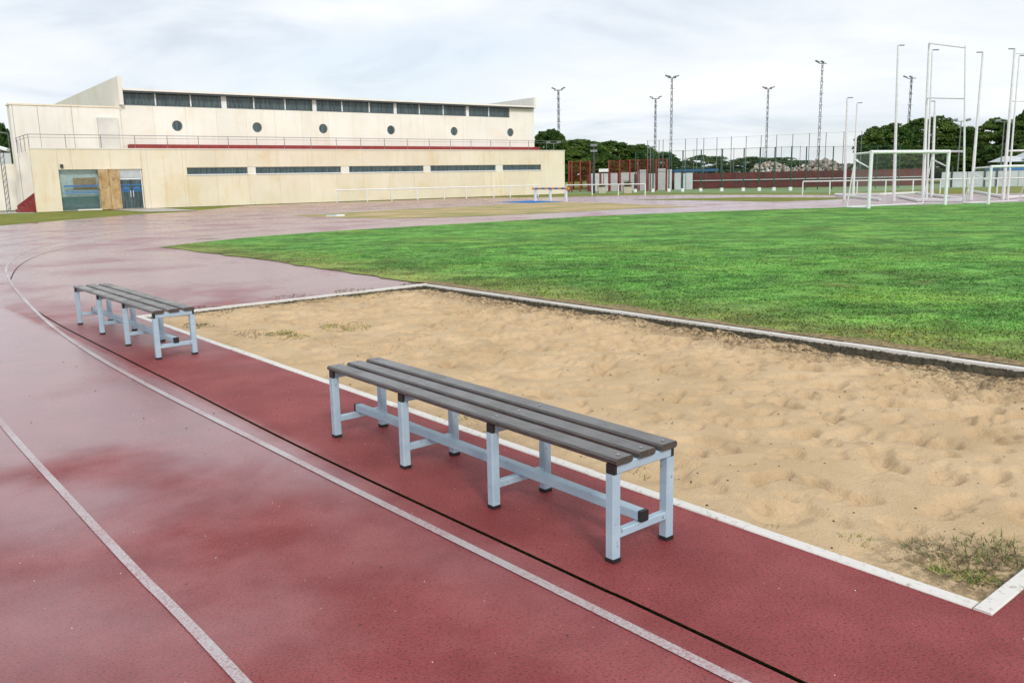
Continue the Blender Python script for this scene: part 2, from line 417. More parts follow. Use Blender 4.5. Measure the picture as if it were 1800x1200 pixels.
def mat_glass():
    k = M('dark_glass'); n = k.noise(2.2, 3, stretch=(3, 3, .3))
    return k.set(color=k.mix(k.ramp(n, .35, .65), (.03, .055, .06), (.085, .125, .135)), rough=.16, spec=.6)
MT['glass'] = mat_glass()
def mat_clearglass():
    k = M('clear_glass'); k.set(color=(.8, .95, .95), rough=.05)
    t = k.n.new('ShaderNodeBsdfTransparent'); t.inputs[0].default_value = (.94, .98, .98, 1); g = k.n.new('ShaderNodeBsdfGlossy'); g.inputs['Roughness'].default_value = .05
    mx = k.n.new('ShaderNodeMixShader'); fr = k.n.new('ShaderNodeFresnel'); k.l.new(fr.outputs[0], mx.inputs[0]); k.l.new(t.outputs[0], mx.inputs[1]); k.l.new(g.outputs[0], mx.inputs[2])
    k.l.new(mx.outputs[0], k.out.inputs[0]); return k.m
MT['clear'] = mat_clearglass()

# ================================================================== THE GROUND
PA = Vector((1.679, 2.772, 0)); PTH = 2.2672; PL, PW = 9.774, 4.264
PU = Vector((math.cos(PTH), math.sin(PTH), 0)); PV = Vector((PU.y, -PU.x, 0))
def pit(u, v, z=0.0): return PA + PU * u + PV * v + Vector((0, 0, z))
PIT = [pit(0.02, 0.02), pit(PL - .02, 0.02), pit(PL - .02, PW - .02), pit(0.02, PW - .02)]
LINE1 = spline([(4.79, -2.41), (.69, 2.4), (-1.16, 4.55), (-3.41, 7.21), (-5.2, 9.55), (-7.3, 12.6), (-9.05, 15.3), (-10.4, 17.6), (-11.8, 20.5), (-12.75, 23.2), (-13.35, 26.2), (-13.6, 29), (-13.5, 32.5), (-12.7, 37), (-11, 41.5), (-8.6, 45.3), (-5.5, 48.8), (-2.5, 52), (.5, 55), (3.6, 58)])
SLOT = spline([(4.97, -2.4), (.87, 2.41), (.21, 3.17), (-1.23, 4.84), (-2.67, 6.6), (-3.81, 7.99), (-5.32, 9.85), (-6.63, 11.6), (-8.3, 14.1), (-9.2, 15.7), (-10.1, 17.5), (-10.9, 19.4), (-11.55, 21.5), (-12, 23.8), (-12.35, 26.5)])
slot_hole = ribbon(SLOT, .010, -.010)

# the land, with a hole for the sand pit, reaching the horizon
Q = [pit(-3000, -3000), pit(3000, -3000), pit(3000, 3000), pit(-3000, 3000)]
o = sheet('ground', Q, MT['verge'], -.03, [PIT])
TRACK = [gp(0, 397), (-22.3, 39.5), gp(130, 386), gp(240, 377), gp(330, 372), gp(430, 362), (-15.5, 68.5), gp(680, 353.5), gp(820, 348), gp(930, 347), gp(1000, 346), gp(1130, 343), gp(1220, 342.5),
         gp(1400, 342.5), gp(1500, 343.5), gp(1600, 342), gp(1800, 339.5), (70, 58), (70, -30), (-60, -30), (-60, 22)]
o = sheet('track', TRACK, MT['track'], 0.0, [PIT, slot_hole])
o = strip('drain_channel', SLOT, .06, MT['slot'], -.022)
# small puddles left on the lanes
for px, py, rx, ry in ((347, 415, .5, .25), (362, 420, .4, .2), (300, 412, .4, .2), (60, 392, .5, .3), (150, 389, .8, .25)):
    c = gp(px, py); rg = random.Random(px)
    sheet('puddle', [(c.x + rx * math.cos(t * .5236) * rg.uniform(.5, 1.3), c.y + ry * math.sin(t * .5236) * rg.uniform(.5, 1.3)) for t in range(12)], MT['puddle'], .0025)
# painted lines
strip('lane_line', LINE1, .043, MT['line'], .004)
for k_ in range(1, 7):
    pth = offset(LINE1, 1.10 + 1.22 * (k_ - 1))
    if k_ == 1: pth = spline([(2.4, -1.5), (-.87, 2.45), (-1.55, 3.25), (-2.25, 4.09), (-3.53, 5.65), (-5.0, 7.55), (-6.35, 9.4)] + [tuple(q[:2]) for q in offset(LINE1, 1.2)[62::8]], 6)
    strip('lane_line', pth if k_ == 1 else pth[60:], .040, MT['line'], .004)

# infield lawn
LAWN_TOP = spline([(-9.09, 22.15), (-8.7, 23.5), (-7.5, 25.9), (-5.5, 28.1), (-1.96, 30.9), (2.4, 34.2), (7.5, 36.7), (14, 38.3), (21.3, 39.9), (30, 41.2), (60, 45)], 8)
EDGE0, EDGE1 = pit(PL + .25, PW + .01), pit(-8, PW + .01)
LAWN_LOW = [EDGE1, EDGE0] + spline([pit(PL + .25, PW), (-3.0, 15.05), (-5.36, 18.0), (-7.84, 20.8), (-9.09, 22.15)], 8)
rag = random.Random(3)
LAWN_LOW = LAWN_LOW[:2] + [p + Vector((rag.uniform(-.07, .07), rag.uniform(-.07, .07), 0)) for p in LAWN_LOW[2:]]
LAWN = [(60, -12)] + [p for p in LAWN_LOW] + LAWN_TOP[1:]
sheet('lawn', LAWN, MT['lawn'], .010)
DRY = [gp(*p) for p in ((515, 379), (600, 374.5), (700, 368.6), (820, 363), (900, 358.8), (960, 356.2), (1010, 355.5), (1075, 357), (1150, 361), (1230, 363.5), (1120, 366.5), (1000, 373), (860, 379.5), (760, 383), (690, 384.5), (600, 383), (545, 381))]
sheet('dry_ground', DRY, MT['dry'], .006)
strip('lane_line', [gp(*p) for p in ((540, 378), (600, 374.3), (700, 368.3), (820, 362.6), (880, 359.2), (935, 356.6))], .13, MT['white'], .010)
sheet('verge', [gp(*p) for p in ((1110, 351.3), (1180, 349.5), (1300, 347.3), (1470, 347.3), (1500, 349), (1440, 352), (1360, 354.8), (1290, 353.5), (1200, 352))], MT['verge'], .008)
sheet('court_ground', [gp(1000, 341), gp(1130, 339), gp(1460, 338.5), (46, 78), (60, 112), (0, 118), (4, 96)], MT['turf'], -.022)
# worn edge of bare soil between the lawn and the pit kerb
rg = random.Random(11)
sheet('worn_edge', [pit(-8 + k * .25, PW + .005) for k in range(73)] + [pit(-8 + k * .25, PW + rg.uniform(.10, .34)) for k in range(72, -1, -1)], MT['worn'], .014)
sheet('sand_bed', [pit(-.1, -.1), pit(PL + .1, -.1), pit(PL + .1, PW + .1), pit(-.1, PW + .1)], MT['sand'], -.42)

# sand in the pit
NU, NV = 680, 300
U, V = np.meshgrid(np.linspace(.06, PL - .06, NU), np.linspace(.06, PW - .06, NV), indexing='ij')
H = -.022 - np.clip(V / PW, 0, 1) ** 1.6 * (.035 + .085 * np.clip(1 - U / 7.5, 0, 1) * .35)
H += (.05 * (fbm(U * .9, V * .9, 3) - .5) + .075 * (fbm(U * 2.6 + 9, V * 2.6, 4) - .5)) * np.clip(V / .8, .25, 1) + .020 * (fbm(U * 11, V * 11, 4) - .5)
for i in range(3000):
    cu, cv = RNG.uniform(.2, PL - .2), RNG.uniform(.25, PW - .2); r = .03 + .085 * RNG.random() ** 1.8; a = RNG.uniform(0, math.pi); el = RNG.uniform(1.1, 2.2); dp = r * RNG.uniform(.15, .38) * (1 if cv > .5 else .5)
    i0, i1 = np.searchsorted(U[:, 0], [cu - r * 4, cu + r * 4]); j0, j1 = np.searchsorted(V[0], [cv - r * 4, cv + r * 4])
    du, dv = U[i0:i1, j0:j1] - cu, V[i0:i1, j0:j1] - cv
    p_, q_ = (du * math.cos(a) + dv * math.sin(a)) / (r * el), (-du * math.sin(a) + dv * math.cos(a)) / r
    d2 = p_ * p_ + q_ * q_
    H[i0:i1, j0:j1] += dp * (-np.exp(-d2 ** 1.6 * 1.3) + .6 * np.exp(-(np.sqrt(d2) - 1.45) ** 2 * 9))
ed = np.minimum(np.minimum(U, PL - U), np.minimum(V, PW - V))
H = np.minimum(H, -.014 - .02 * np.clip(1 - ed / .25, 0, 1))
# soil and rotted weed along the edges: a stain with a ragged outline
dirt = np.clip(1.25 - (PW - V) / (.42 + 1.0 * fbm(U * .8 + 3, V * .2, 3) ** 2), 0, 1) ** .7
dirt = np.maximum(dirt, np.clip(1 - (PL - U) / (.10 + 1.0 * np.clip(fbm(V * .9 + 30, U * .3, 3) - .38, 0, 1)), 0, 1))
dirt = np.maximum(dirt, np.clip(1 - np.hypot((U - .22) / .42, (V - .36) / .32), 0, 1) ** .6)
dirt = np.maximum(dirt, .8 * np.clip(1 - np.hypot((U - 0.2) / .9, (V - 3.9) / .6), 0, 1) ** .6)
dirt = np.maximum(dirt, .55 * np.clip(1 - V / (.10 + .3 * fbm(U * 1.4 + 50, V, 3) ** 2), 0, 1))
Wp = PA.x + PU.x * U + PV.x * V, PA.y + PU.y * U + PV.y * V
idx = np.arange(NU * NV).reshape(NU, NV)
Fq = np.stack([idx[:-1, :-1], idx[1:, :-1], idx[1:, 1:], idx[:-1, 1:]], -1).reshape(-1, 4)[:, ::-1]
raw('sand', np.stack([Wp[0], Wp[1], H], -1).reshape(-1, 3), Fq, MT['sand'], smooth=True, attr=np.repeat(dirt.reshape(-1, 1), 3, 1))['kind'] = 'structure'
def sand_z(u, v):
    i = int(np.clip(np.searchsorted(U[:, 0], u), 0, NU - 1)); j = int(np.clip(np.searchsorted(V[0], v), 0, NV - 1)); return float(H[i, j])

# kerb round the pit: stones laid end to end
kerb = thing('pit_kerb', 'white painted concrete kerb framing the sand pit', 'kerb', PA)
def kerb_run(p0, p1, side, n):
    d = (p1 - p0); L = d.length; d.normalize(); nrm = Vector((-d.y, d.x, 0)) * side
    for i in range(n):
        a, b = p0 + d * (L * i / n + .0015), p0 + d * (L * (i + 1) / n - .0015)
        j = random.uniform(-.003, .003)
        c0, c1 = a + nrm * .032, b + nrm * .032
        mb = MB(); mb.bar(c0 + Vector((0, 0, -.151 + j)) - PA, c1 + Vector((0, 0, -.151 + random.uniform(-.003, .003))) - PA, .064, .32, .005)
        mb.build('kerb_stone', MT['kerb'], kerb)
kerb_run(pit(.067, 0), pit(PL, 0), -1, 10); kerb_run(pit(PL, .0), pit(PL, PW), -1, 4); kerb_run(pit(PL - .067, PW), pit(0, PW), -1, 10); kerb_run(pit(0, PW), pit(0, 0), -1, 4)

# ------------------------------------------------------------------ grass blades
def blades(name, P, hgt, wid, col, lean=.5, mat='blade'):
    n = len(P); a = RNG.random(n) * 2 * np.pi; l = (RNG.random(n) * lean * hgt)
    dx, dy = np.cos(a), np.sin(a)
    V_ = np.empty((n, 3, 3)); V_[:, 0] = P; V_[:, 1] = P; V_[:, 2] = P
    V_[:, 0, 0] -= dy * wid / 2; V_[:, 0, 1] += dx * wid / 2; V_[:, 1, 0] += dy * wid / 2; V_[:, 1, 1] -= dx * wid / 2
    V_[:, 2, 0] += dx * l; V_[:, 2, 1] += dy * l; V_[:, 2, 2] += hgt
    return raw(name, V_.reshape(-1, 3), np.arange(3 * n).reshape(-1, 3), MT[mat], attr=np.repeat(col, 3, 0))
N = 1150000
rr = 6 + 36 * RNG.random(N) ** 1.25; ang = RNG.uniform(-.50, .62, N)
X, Y = rr * np.sin(ang), rr * np.cos(ang)
poly = [(p[0], p[1]) for p in LAWN]
k_ = inside(poly, X, Y); X, Y, rr = X[k_], Y[k_], rr[k_]
vv = (X - PA.x) * PV.x + (Y - PA.y) * PV.y - PW
edge = np.clip(1 - vv / .45, 0, 1)
tuft = fbm(X * 1.9, Y * 1.9, 4); big = fbm(X * .33 + 40, Y * .33, 4); yel = fbm(X * .75 + 9, Y * .75 + 80, 4)
bare = fbm(X * 1.1 + 70, Y * 1.1 + 3, 4)
keep = RNG.random(len(X)) > np.clip(edge * 1.0 + np.clip((bare - .60) * 6, 0, .8), 0, .92)
X, Y, rr, tuft, big, yel, edge = [q[keep] for q in (X, Y, rr, tuft, big, yel, edge)]
col = (.92 + .36 * RNG.random((len(X), 1))) * np.array([[1.0, 1.0, 1.0]])
brown = (RNG.random(len(X)) < .03 + .20 * edge)[:, None]; col = np.where(brown, np.array([[1.9, .95, 1.3]]), col)
hg = (.022 + .03 * tuft ** 1.2 * 1.5) * (.6 + .8 * RNG.random(len(X))) * (1 - .4 * edge); wd = .005 + .0009 * rr
o = blades('grass', np.c_[X, Y, np.full(len(X), .010)], hg * .36 * np.clip(1.25 - rr / 20, .12, 1), wd * 1.3, col, 4.0, 'turfblade')
tag(o, 'short bright green grass of the infield lawn', 'grass', kind='stuff')

# weeds and dry tufts in and beside the sand pit
def weed(u, v, r, n, hmax, cols, label, ez=None, lean=1.4):
    rad = r * np.sqrt(RNG.random(n)); a = RNG.random(n) * 2 * np.pi
    lx, ly = rad * np.cos(a) * 1.3, rad * np.sin(a) * .8
    pu = u + lx; pv = v + ly
    z = np.array([sand_z(a_, b_) if 0 < a_ < PL and 0 < b_ < PW else 0.0 for a_, b_ in zip(pu, pv)])
    base = pit(u, v, sand_z(u, v))
    P = np.c_[(pu - u) * PU.x + (pv - v) * PV.x, (pu - u) * PU.y + (pv - v) * PV.y, z - base.z]
    c = np.array(cols)[RNG.integers(0, len(cols), n)] * (.6 + .7 * RNG.random((n, 1)))
    o = thing('weed_tuft', label, 'weed', base, 0, 'weeds in the sand pit')
    b = blades('weed_blades', P, hmax * .62 * (.25 + .75 * RNG.random(n)) * (1 - .5 * rad / r), (.0025 if u < 1.5 else .004 if u < 5 else .009) + .003 * RNG.random(n), c, lean * 2.2)
    b.parent = o; b['kind'] = 'stuff'
    return o
GR, YE, BR, DK = (.085, .16, .022), (.36, .35, .06), (.16, .10, .04), (.05, .038, .018)
def pitpx(px, py):
    g_ = gp(px, py, -.05) - PA; return g_.dot(PU), g_.dot(PV)
for px, py, r, n, h, cols, lab in (
        (1735, 1010, .30, 560, .10, [GR, DK, BR, DK, GR, (.15, .2, .04)], 'largest weed clump, in the near corner of the sand pit'),
        (1690, 1022, .12, 140, .09, [GR, YE], 'small green weed left of the largest clump in the near pit corner'),
        (1780, 985, .20, 200, .12, [GR, BR, GR, DK], 'green weed at the right edge of the photo in the sand pit'),
        (1765, 960, .07, 26, .12, [GR], 'few thin upright blades above the near corner weeds'),
        (1505, 962, .07, 40, .05, [GR, YE], 'tiny green sprig in the sand beside the near kerb'),
        (1345, 928, .07, 40, .03, [GR, YE], 'flat green tuft against the near kerb right of the bench'),
        (507, 594, .28, 460, .05, [YE, YE, GR, BR], 'yellow green weed patch on the sand nearer the left bench'),
        (605, 579, .36, 560, .05, [YE, YE, GR, BR], 'larger yellow green weed patch in the middle of the far sand'),
        (440, 592, .25, 200, .03, [BR, DK], 'brown dry runner left of the nearer yellow weed patch'),
        (372, 551, .35, 320, .05, [BR, DK, DK], 'dark dry weed bank behind the end of the left bench'),
        (350, 578, .22, 200, .05, [DK, BR, GR], 'dark weed beside the kerb at the left bench leg'),
        (520, 530, .55, 420, .04, [DK, BR], 'dark rotted weed strip along the far left kerb'),
        (640, 520, .50, 420, .06, [BR, YE, DK], 'dry straw coloured weed strip near the far corner'),
        (720, 505, .35, 320, .06, [DK, GR, BR], 'dark green weed in the far corner of the sand pit'),
        (835, 742, .16, 130, .04, [GR, YE, BR], 'small weed against the kerb behind the near bench'),
        (1110, 832, .10, 70, .06, [GR, YE], 'small weed between the rear legs of the near bench'),
        (1620, 650, .25, 160, .05, [GR, BR, YE], 'sparse weed below the right part of the far kerb'),
        (1740, 690, .45, 420, .05, [DK, BR, DK], 'dark brown weed mat below the far kerb at right'),
        (1190, 565, .22, 90, .04, [YE, BR], 'faint straw weed under the middle of the far kerb'),
        (1560, 665, .15, 90, .05, [GR, DK], 'little dark sprig in sand left of the brown mat')):
    uu, v_ = pitpx(px, py); uu = min(max(uu, .12), PL - .12); v_ = min(max(v_, .12), PW - .12)
    weed(uu, v_, r * .9, n, h, cols, lab)
# loose specks: bits of bark in the sand, grit on the track
def specks(name, n, fn, size, mat, label):
    P, Fs = [], []
    for i in range(n):
        c, s = fn(), random.uniform(*size); b = len(P); a = random.uniform(0, 6.28)
        for k in range(3): P.append((c[0] + s * math.cos(a + k * 2.1) * random.uniform(.5, 1.2), c[1] + s * math.sin(a + k * 2.1) * random.uniform(.5, 1.2), c[2]))
        P.append((c[0], c[1], c[2] + s * .6)); Fs += [(b, b + 1, b + 3), (b + 1, b + 2, b + 3), (b + 2, b, b + 3)]
    return tag(raw(name, P, Fs, mat), label, 'debris', kind='stuff')
def f_sand():
    u, v = random.uniform(.1, PL - .1), random.uniform(.1, PW - .1); return pit(u, v, sand_z(u, v) - .001)
def f_apron():
    while True:
        p = Vector((random.uniform(-6, 3), random.uniform(2, 11), .0)); r = (p - PA)
        if r.dot(PV) < -.05 or r.dot(PU) > PL + .1 or r.dot(PU) < -.1: return p
specks('bark_debris', 520, f_sand, (.005, .014), MT['soil'], 'scattered dark bits of bark lying on the sand')
specks('white_grit', 420, f_apron, (.0018, .004), MT['white'], 'scattered white grains of grit on the red track')
specks('leaf_debris', 120, f_apron, (.004, .010), MT['soil'], 'scattered dark leaf bits on the red track')

# ================================================================== BENCHES
def bench(org, yaw, s, label):
    a, b, e_, h = .166, .1875, .037, .45
    t = thing('bench', label, 'bench', org, yaw, 'slatted benches beside the sand pit')
    # local: x along the bench, y across (negative = towards the lanes side is +y after rotation)
    Lx = 3 * s
    tw = .046
    for i in range(4):
        x = s * i
        for sy in (a, -a):
            lg = MB().bar((x, sy, .012), (x, sy, .378), tw, tw, .005, Vector((0, 1, 0))).build('leg', MT['bench'], t)
            MB().bar((x, sy, 0), (x, sy, .018), tw + .004, tw + .004, .004, Vector((0, 1, 0))).build('foot_cap', MT['black'], lg)
        cb = MB().bar((x, -b + .012, .399), (x, b - .012, .399), tw - .004, .042, .004).build('seat_bearer', MT['bench'], t)
        for sy in (1, -1):
            MB().bar((x, sy * (b - .004), .399), (x, sy * (b - .020), .399), tw, .046, .004).build('end_plug', MT['black'], cb)
        MB().bar((x, -a + tw / 2, .115), (x, a - tw / 2, .115), .034, .036, .004).build('cross_rail', MT['bench'], t)
    sr = MB().bar((.0 - .02, 0, .157), (Lx + .02, 0, .157), .046, .046, .005).build('stretcher', MT['bench'], t)
    for xx, yy in ((-.024, -.008), (Lx + .024, Lx + .008)):
        MB().bar((xx, 0, .157), (yy, 0, .157), .049, .049, .004).build('end_plug', MT['black'], sr)
    for k, yy in enumerate((b - .05, 0, -b + .05)):
        sl = MB().bar((-e_, yy, h - .0145), (Lx + e_, yy, h - .0145), .100, .029, .008).build('slat', MT['slat'], t)
        for i in range(4):
            MB().tube((s * i, yy, h - .002), (s * i, yy, h + .003), .008, 8).build('screw', MT['screw'], sl)
    return t
bench((.5259, 3.3829, 0), 2.2582, .7875, 'near slatted bench with pale blue steel legs beside the sand pit')
bench((-3.1142, 7.7514, 0), 2.2654, .9224, 'farther left slatted bench with pale blue legs at the far pit corner')

# ================================================================== SPORTS BUILDING
BO = Vector((-32.1, 58.6, 0)); BE = Vector((5.65, 87.0, 0))
BU = (BE - BO).normalized(); BV = Vector((-BU.y, BU.x, 0)); BL = (BE - BO).length; BANG = math.atan2(BU.y, BU.x)
def onb(px, py, v):                       # pixel -> (u, z) on the plane v behind the lower facade
    d = ray(px, py); n = BV; p0 = BO + BV * v
    t = (p0 - Vector((0, 0, CAM_H))).dot(n) / d.dot(n); q = Vector((0, 0, CAM_H)) + d * t
    return (q - BO).dot(BU), q.z
bld = thing('sports_building', 'long cream concrete sports hall with round windows and rooftop terrace', 'building', BO, BANG)
HB = 4.2; TV = 5.9
def bp(name, mat, *box, parent=None):
    return MB().box(*box).build(name, mat, parent or bld)
ue0, ue1 = onb(107, 335, 0)[0], onb(253, 335, 0)[0]
ux0 = onb(329, 303, 0)[0]; ux1 = onb(951, 294, 0)[0]
ZW0, ZW1, ZE = 2.34, 2.90, 2.82
core = bp('core', MT['facade'], 5.5, BL - .05, 1.6, 11.9, 0, HB - .45)
bp('core', MT['facade'], ue1 + .6, BL - .05, .32, 1.62, 0, HB - .46)
# precast panels of the lower front
J = [0.0]
pw = 2.48
while J[-1] < BL - .1: J.append(min(J[-1] + pw, BL))
T = .30
def panel(u0, u1, z0, z1, v0=0.0, v1=T, mat='facade', g=.006):
    if u1 - u0 < .05 or z1 - z0 < .03: return
    bp('wall_panel', MT[mat], u0 + g, u1 - g, v0 + random.uniform(-.003, .003), v1, z0, z1)
for a_, b_ in zip(J[:-1], J[1:]):
    segs = [(a_, b_)]
    for c in (ue0, ue1, ux0, ux1):
        segs = [q for s_ in segs for q in (((s_[0], c), (c, s_[1])) if s_[0] + .02 < c < s_[1] - .02 else (s_,))]
    for s0, s1 in segs:
        mid = (s0 + s1) / 2
        if ue0 < mid < ue1: panel(s0, s1, ZE, HB)
        elif ux0 < mid < ux1: panel(s0, s1, 0, ZW0); panel(s0, s1, ZW1, HB)
        else: panel(s0, s1, 0, HB)
bp('wall_joint', MT['concrete'], .02, ue0 - .02, .022, T - .04, 0, HB - .05); bp('wall_joint', MT['concrete'], ue1 + .05, ux0, .022, T - .04, 0, HB - .05)
bp('wall_joint', MT['concrete'], ux1, BL - .02, .022, T - .04, 0, HB - .05); bp('wall_joint', MT['concrete'], ux0, ux1, .022, T - .04, 0, ZW0 - .02); bp('wall_joint', MT['concrete'], ue0, ux1, .022, T - .04, max(ZW1, ZE) + .03, HB - .05)
bp('coping', MT['hall'], -.03, BL + .03, -.04, T + .04, HB + .001, HB + .07)
bp('wall_panel', MT['facade'], BL - .30, BL - .004, T + .01, 12, 0, HB)
# window strip
win = [(329, 436), (450, 600), (614, 745), (757, 872), (884, 951)]
pv = ux0
for i, (p0, p1) in enumerate(win):
    a_, b_ = onb(p0, 303 - .014 * (p0 - 329), 0)[0], onb(p1, 303 - .014 * (p1 - 329), 0)[0]
    if i: bp('window_pier', MT['hall'], pv, a_, .03, T - .02, ZW0, ZW1)
    w = bp('window', MT['white'], a_, b_, .14, .16, ZW0 + .002, ZW0 + .05); bp('window_frame', MT['white'], a_, b_, .13, .17, ZW1 - .05, ZW1 - .002, parent=w)
    n = max(2, round((b_ - a_) / 1.25)); du = (b_ - a_) / n
    for k in range(n):
        bp('pane', MT['glass'], a_ + k * du + .02, a_ + (k + 1) * du - .02, .145, .155, ZW0 + .05, ZW1 - .05, parent=w)
        if k: bp('mullion', MT['rail'], a_ + k * du - .018, a_ + k * du + .018, .12, .17, ZW0 + .05, ZW1 - .05, parent=w)
    bp('sill', MT['white'], a_ - .02, b_ + .02, -.05, .12, ZW0 - .03, ZW0 + .012, parent=w)
    pv = b_
# entrance
um0, um1 = onb(176, 335, -.15)[0], onb(212, 335, -.15)[0]
ent = bp('entrance', MT['interior'], ue0, ue1, .48, .58, 0, ZE)
bp('ceiling', MT['interior'], ue0, ue1, T, .48, ZE - .05, ZE, parent=ent); bp('side_wall', MT['interior'], ue0 - .1, ue0, .31, .55, 0, ZE, parent=ent); bp('side_wall', MT['interior'], ue1, ue1 + .1, .33, .55, 0, ZE, parent=ent)
bp('floor', MT['concrete'], ue0, ue1, .02, .48, 0, .04, parent=ent); bp('dado', MT['teal'], ue0 + .01, um0, .45, .477, .05, .95, parent=ent)
bp('notice_board', MT['rust'], ue0 + .9, ue0 + 2.4, .44, .475, 1.45, 2.25, parent=ent)
bp('step', MT['hall'], ue0 + .9, um0, -.25, .018, 0, .09, parent=ent)
glz = bp('glazing', MT['clear'], ue0 + .05, um0, .16, .17, .05, ZE - .01)
for z_ in (1.18, 1.28, 1.62, 1.70): bp('blue_stripe', MT['blue'], ue0 + .25, um0 - .02, .14, .158, z_, z_ + .055, parent=glz)
bp('rusty_board', MT['rust'], um0, (um0 + um1) / 2 - .01, -.16, .0, 0.02, ZE - .02); bp('rusty_board', MT['rust'], (um0 + um1) / 2 + .01, um1, -.16, .0, 0.02, ZE - .02)
door = bp('door', MT['white'], um1 + .02, ue1 - .02, .12, .20, 2.08, 2.18)
dm = (um1 + ue1) / 2
bp('transom_pane', MT['pale'], um1 + .1, ue1 - .1, .14, .17, 2.2, ZE - .1, parent=door); bp('door_frame', MT['white'], um1 + .02, ue1 - .02, .12, .20, ZE - .1, ZE - .005, parent=door)
for x0, x1 in ((um1 + .02, um1 + .09), (ue1 - .09, ue1 - .02)): bp('door_frame', MT['white'], x0, x1, .12, .20, .04, ZE - .1, parent=door)
for x0, x1 in ((um1 + .1, dm - .02), (dm + .02, ue1 - .1)):
    bp('pane', MT['glass'], x0, x1, .14, .17, .05, 2.07, parent=door)
    for z_ in (1.22, 1.68): bp('blue_stripe', MT['blue'], x0, x1, .12, .138, z_, z_ + .07, parent=door)
    c = (x0 + x1) / 2
    mb = MB(); mb.add([(c + .28 * math.cos(t_), .128, 1.36 + .22 * math.sin(t_)) for t_ in np.linspace(0, math.pi, 9)], [tuple(range(9))]); mb.build('blue_emblem', MT['blue'], door)
for s_ in (-1, 1): bp('handle', MT['white'], dm + s_ * .09 - .018, dm + s_ * .09 + .018, .05, .10, .85, 1.3, parent=door)
u_, z_ = onb(108.5, 292, -.1); bp('alarm_box', MT['dark'], u_ - .09, u_ + .09, -.12, -.01, z_ - .12, z_ + .12)
# hall volume above the terrace
uh0, uh1, uw0 = onb(210, 200, TV)[0], onb(939, 220, TV)[0], onb(24, 260, TV)[0]
ZH0, ZH1, ZR = 7.75, 8.72, 8.95
HD = 30.0
bp('hall_core', MT['hall'], uh0 + .32, uh1 - .32, TV + .3, TV + HD, 0, ZR - .05)
J2 = [uh0]
while J2[-1] < uh1 - .1: J2.append(min(J2[-1] + 2.48, uh1))
ports = [onb(p, y, TV) for p, y in ((312, 224), (452.5, 226), (572.5, 227), (687.5, 229), (798.5, 231), (893, 233))]
def port_panel(u0, u1, z0, z1, cu, cz, r, name='wall_panel'):
    n = 28; g_ = .006; u0 += g_; u1 -= g_
    ang = [2 * math.pi * i / n for i in range(n)]
    inn = [(cu + r * math.cos(t_), cz + r * math.sin(t_)) for t_ in ang]
    tri = tessellate_polygon([[Vector((u0, z0, 0)), Vector((u1, z0, 0)), Vector((u1, z1, 0)), Vector((u0, z1, 0))], [Vector((*p, 0)) for p in inn]])
    fl = [(u0, z0), (u1, z0), (u1, z1), (u0, z1)] + inn
    mb = MB(); mb.add([(p[0], TV, p[1]) for p in fl], [tuple(t_) for t_ in tri])
    mb.add([(p[0], TV, p[1]) for p in inn] + [(p[0], TV + .3, p[1]) for p in inn], [(i, (i + 1) % n, n + (i + 1) % n, n + i) for i in range(n)])
    mb.add([(u0, TV, z0), (u0, TV, z1), (u0, TV + .3, z1), (u0, TV + .3, z0), (u1, TV, z0), (u1, TV, z1), (u1, TV + .3, z1), (u1, TV + .3, z0)], [(0, 1, 2, 3), (4, 5, 6, 7)])
    o_ = mb.build(name, MT['hall'], bld)
    w = MB(); w.tube((cu, TV + .10, cz), (cu, TV + .16, cz), r, 24); w = w.build('round_window', MT['glass'], bld)
    fr = MB()
    k2 = [(cu + (r - .0) * math.cos(t_), cz + (r - .0) * math.sin(t_)) for t_ in ang]; k3 = [(cu + (r - .07) * math.cos(t_), cz + (r - .07) * math.sin(t_)) for t_ in ang]
    fr.add([(p[0], TV + .085, p[1]) for p in k2 + k3], [(i, (i + 1) % n, n + (i + 1) % n, n + i) for i in range(n)]); fr.build('frame', MT['rail'], w)
used = set()
for a_, b_ in zip(J2[:-1], J2[1:]):
    hit = [p for p in ports if a_ <= p[0] < b_]
    if hit:
        cu = min(max(hit[0][0], a_ + .5), b_ - .5); port_panel(a_, b_, HB - .5, ZH0, cu, 6.28, .42)
    else: panel(a_, b_, HB - .5, ZH0, TV, TV + .3, 'hall')
bp('wall_joint', MT['concrete'], uh0 + .03, uh1 - .03, TV + .2, TV + .29, HB - .5, ZH0 - .02)
# high window band
cols_ = [(218, 390), (399, 550), (557, 693), (698, 820), (825, 896)]
subs = [(274, 336), (447, 502), (602, 650), (738, 780), (860,)]
def bandu(p): return onb(p, 180 + (p - 218) * .028, TV)[0]
pv = uh0 + .02
for (p0, p1), sb in zip(cols_, subs):
    a_, b_ = bandu(p0), bandu(p1)
    bp('window_pier', MT['white'], pv, a_, TV + .08, TV + .28, ZH0, ZH1)
    w = bp('window', MT['rail'], a_, b_, TV + .10, TV + .20, ZH0 + .002, ZH0 + .06)
    eds = [a_] + [bandu(q) for q in sb] + [b_]
    for k in range(len(eds) - 1):
        L_ = eds[k + 1] - eds[k]; nn = 8
        for q in range(nn):
            bp('pane', MT['glass'], eds[k] + L_ * q / nn + .03, eds[k] + L_ * (q + 1) / nn - .012, TV + .15, TV + .17, ZH0 + .06, ZH1, parent=w)
        if k: bp('mullion', MT['white'], eds[k] - .05, eds[k] + .05, TV + .08, TV + .2, ZH0 + .06, ZH1, parent=w)
    bp('window_back', MT['rail'], a_, b_, TV + .18, TV + .2, ZH0 + .06, ZH1, parent=w)
    pv = b_
bp('wall_panel', MT['hall'], pv, uh1 - .01, TV + .02, TV + .28, ZH0, ZH1)
roof = bp('roof', MT['rail'], uh0 + .33, uh1 - .33, TV - .35, TV + HD, ZH1 + .005, ZR)
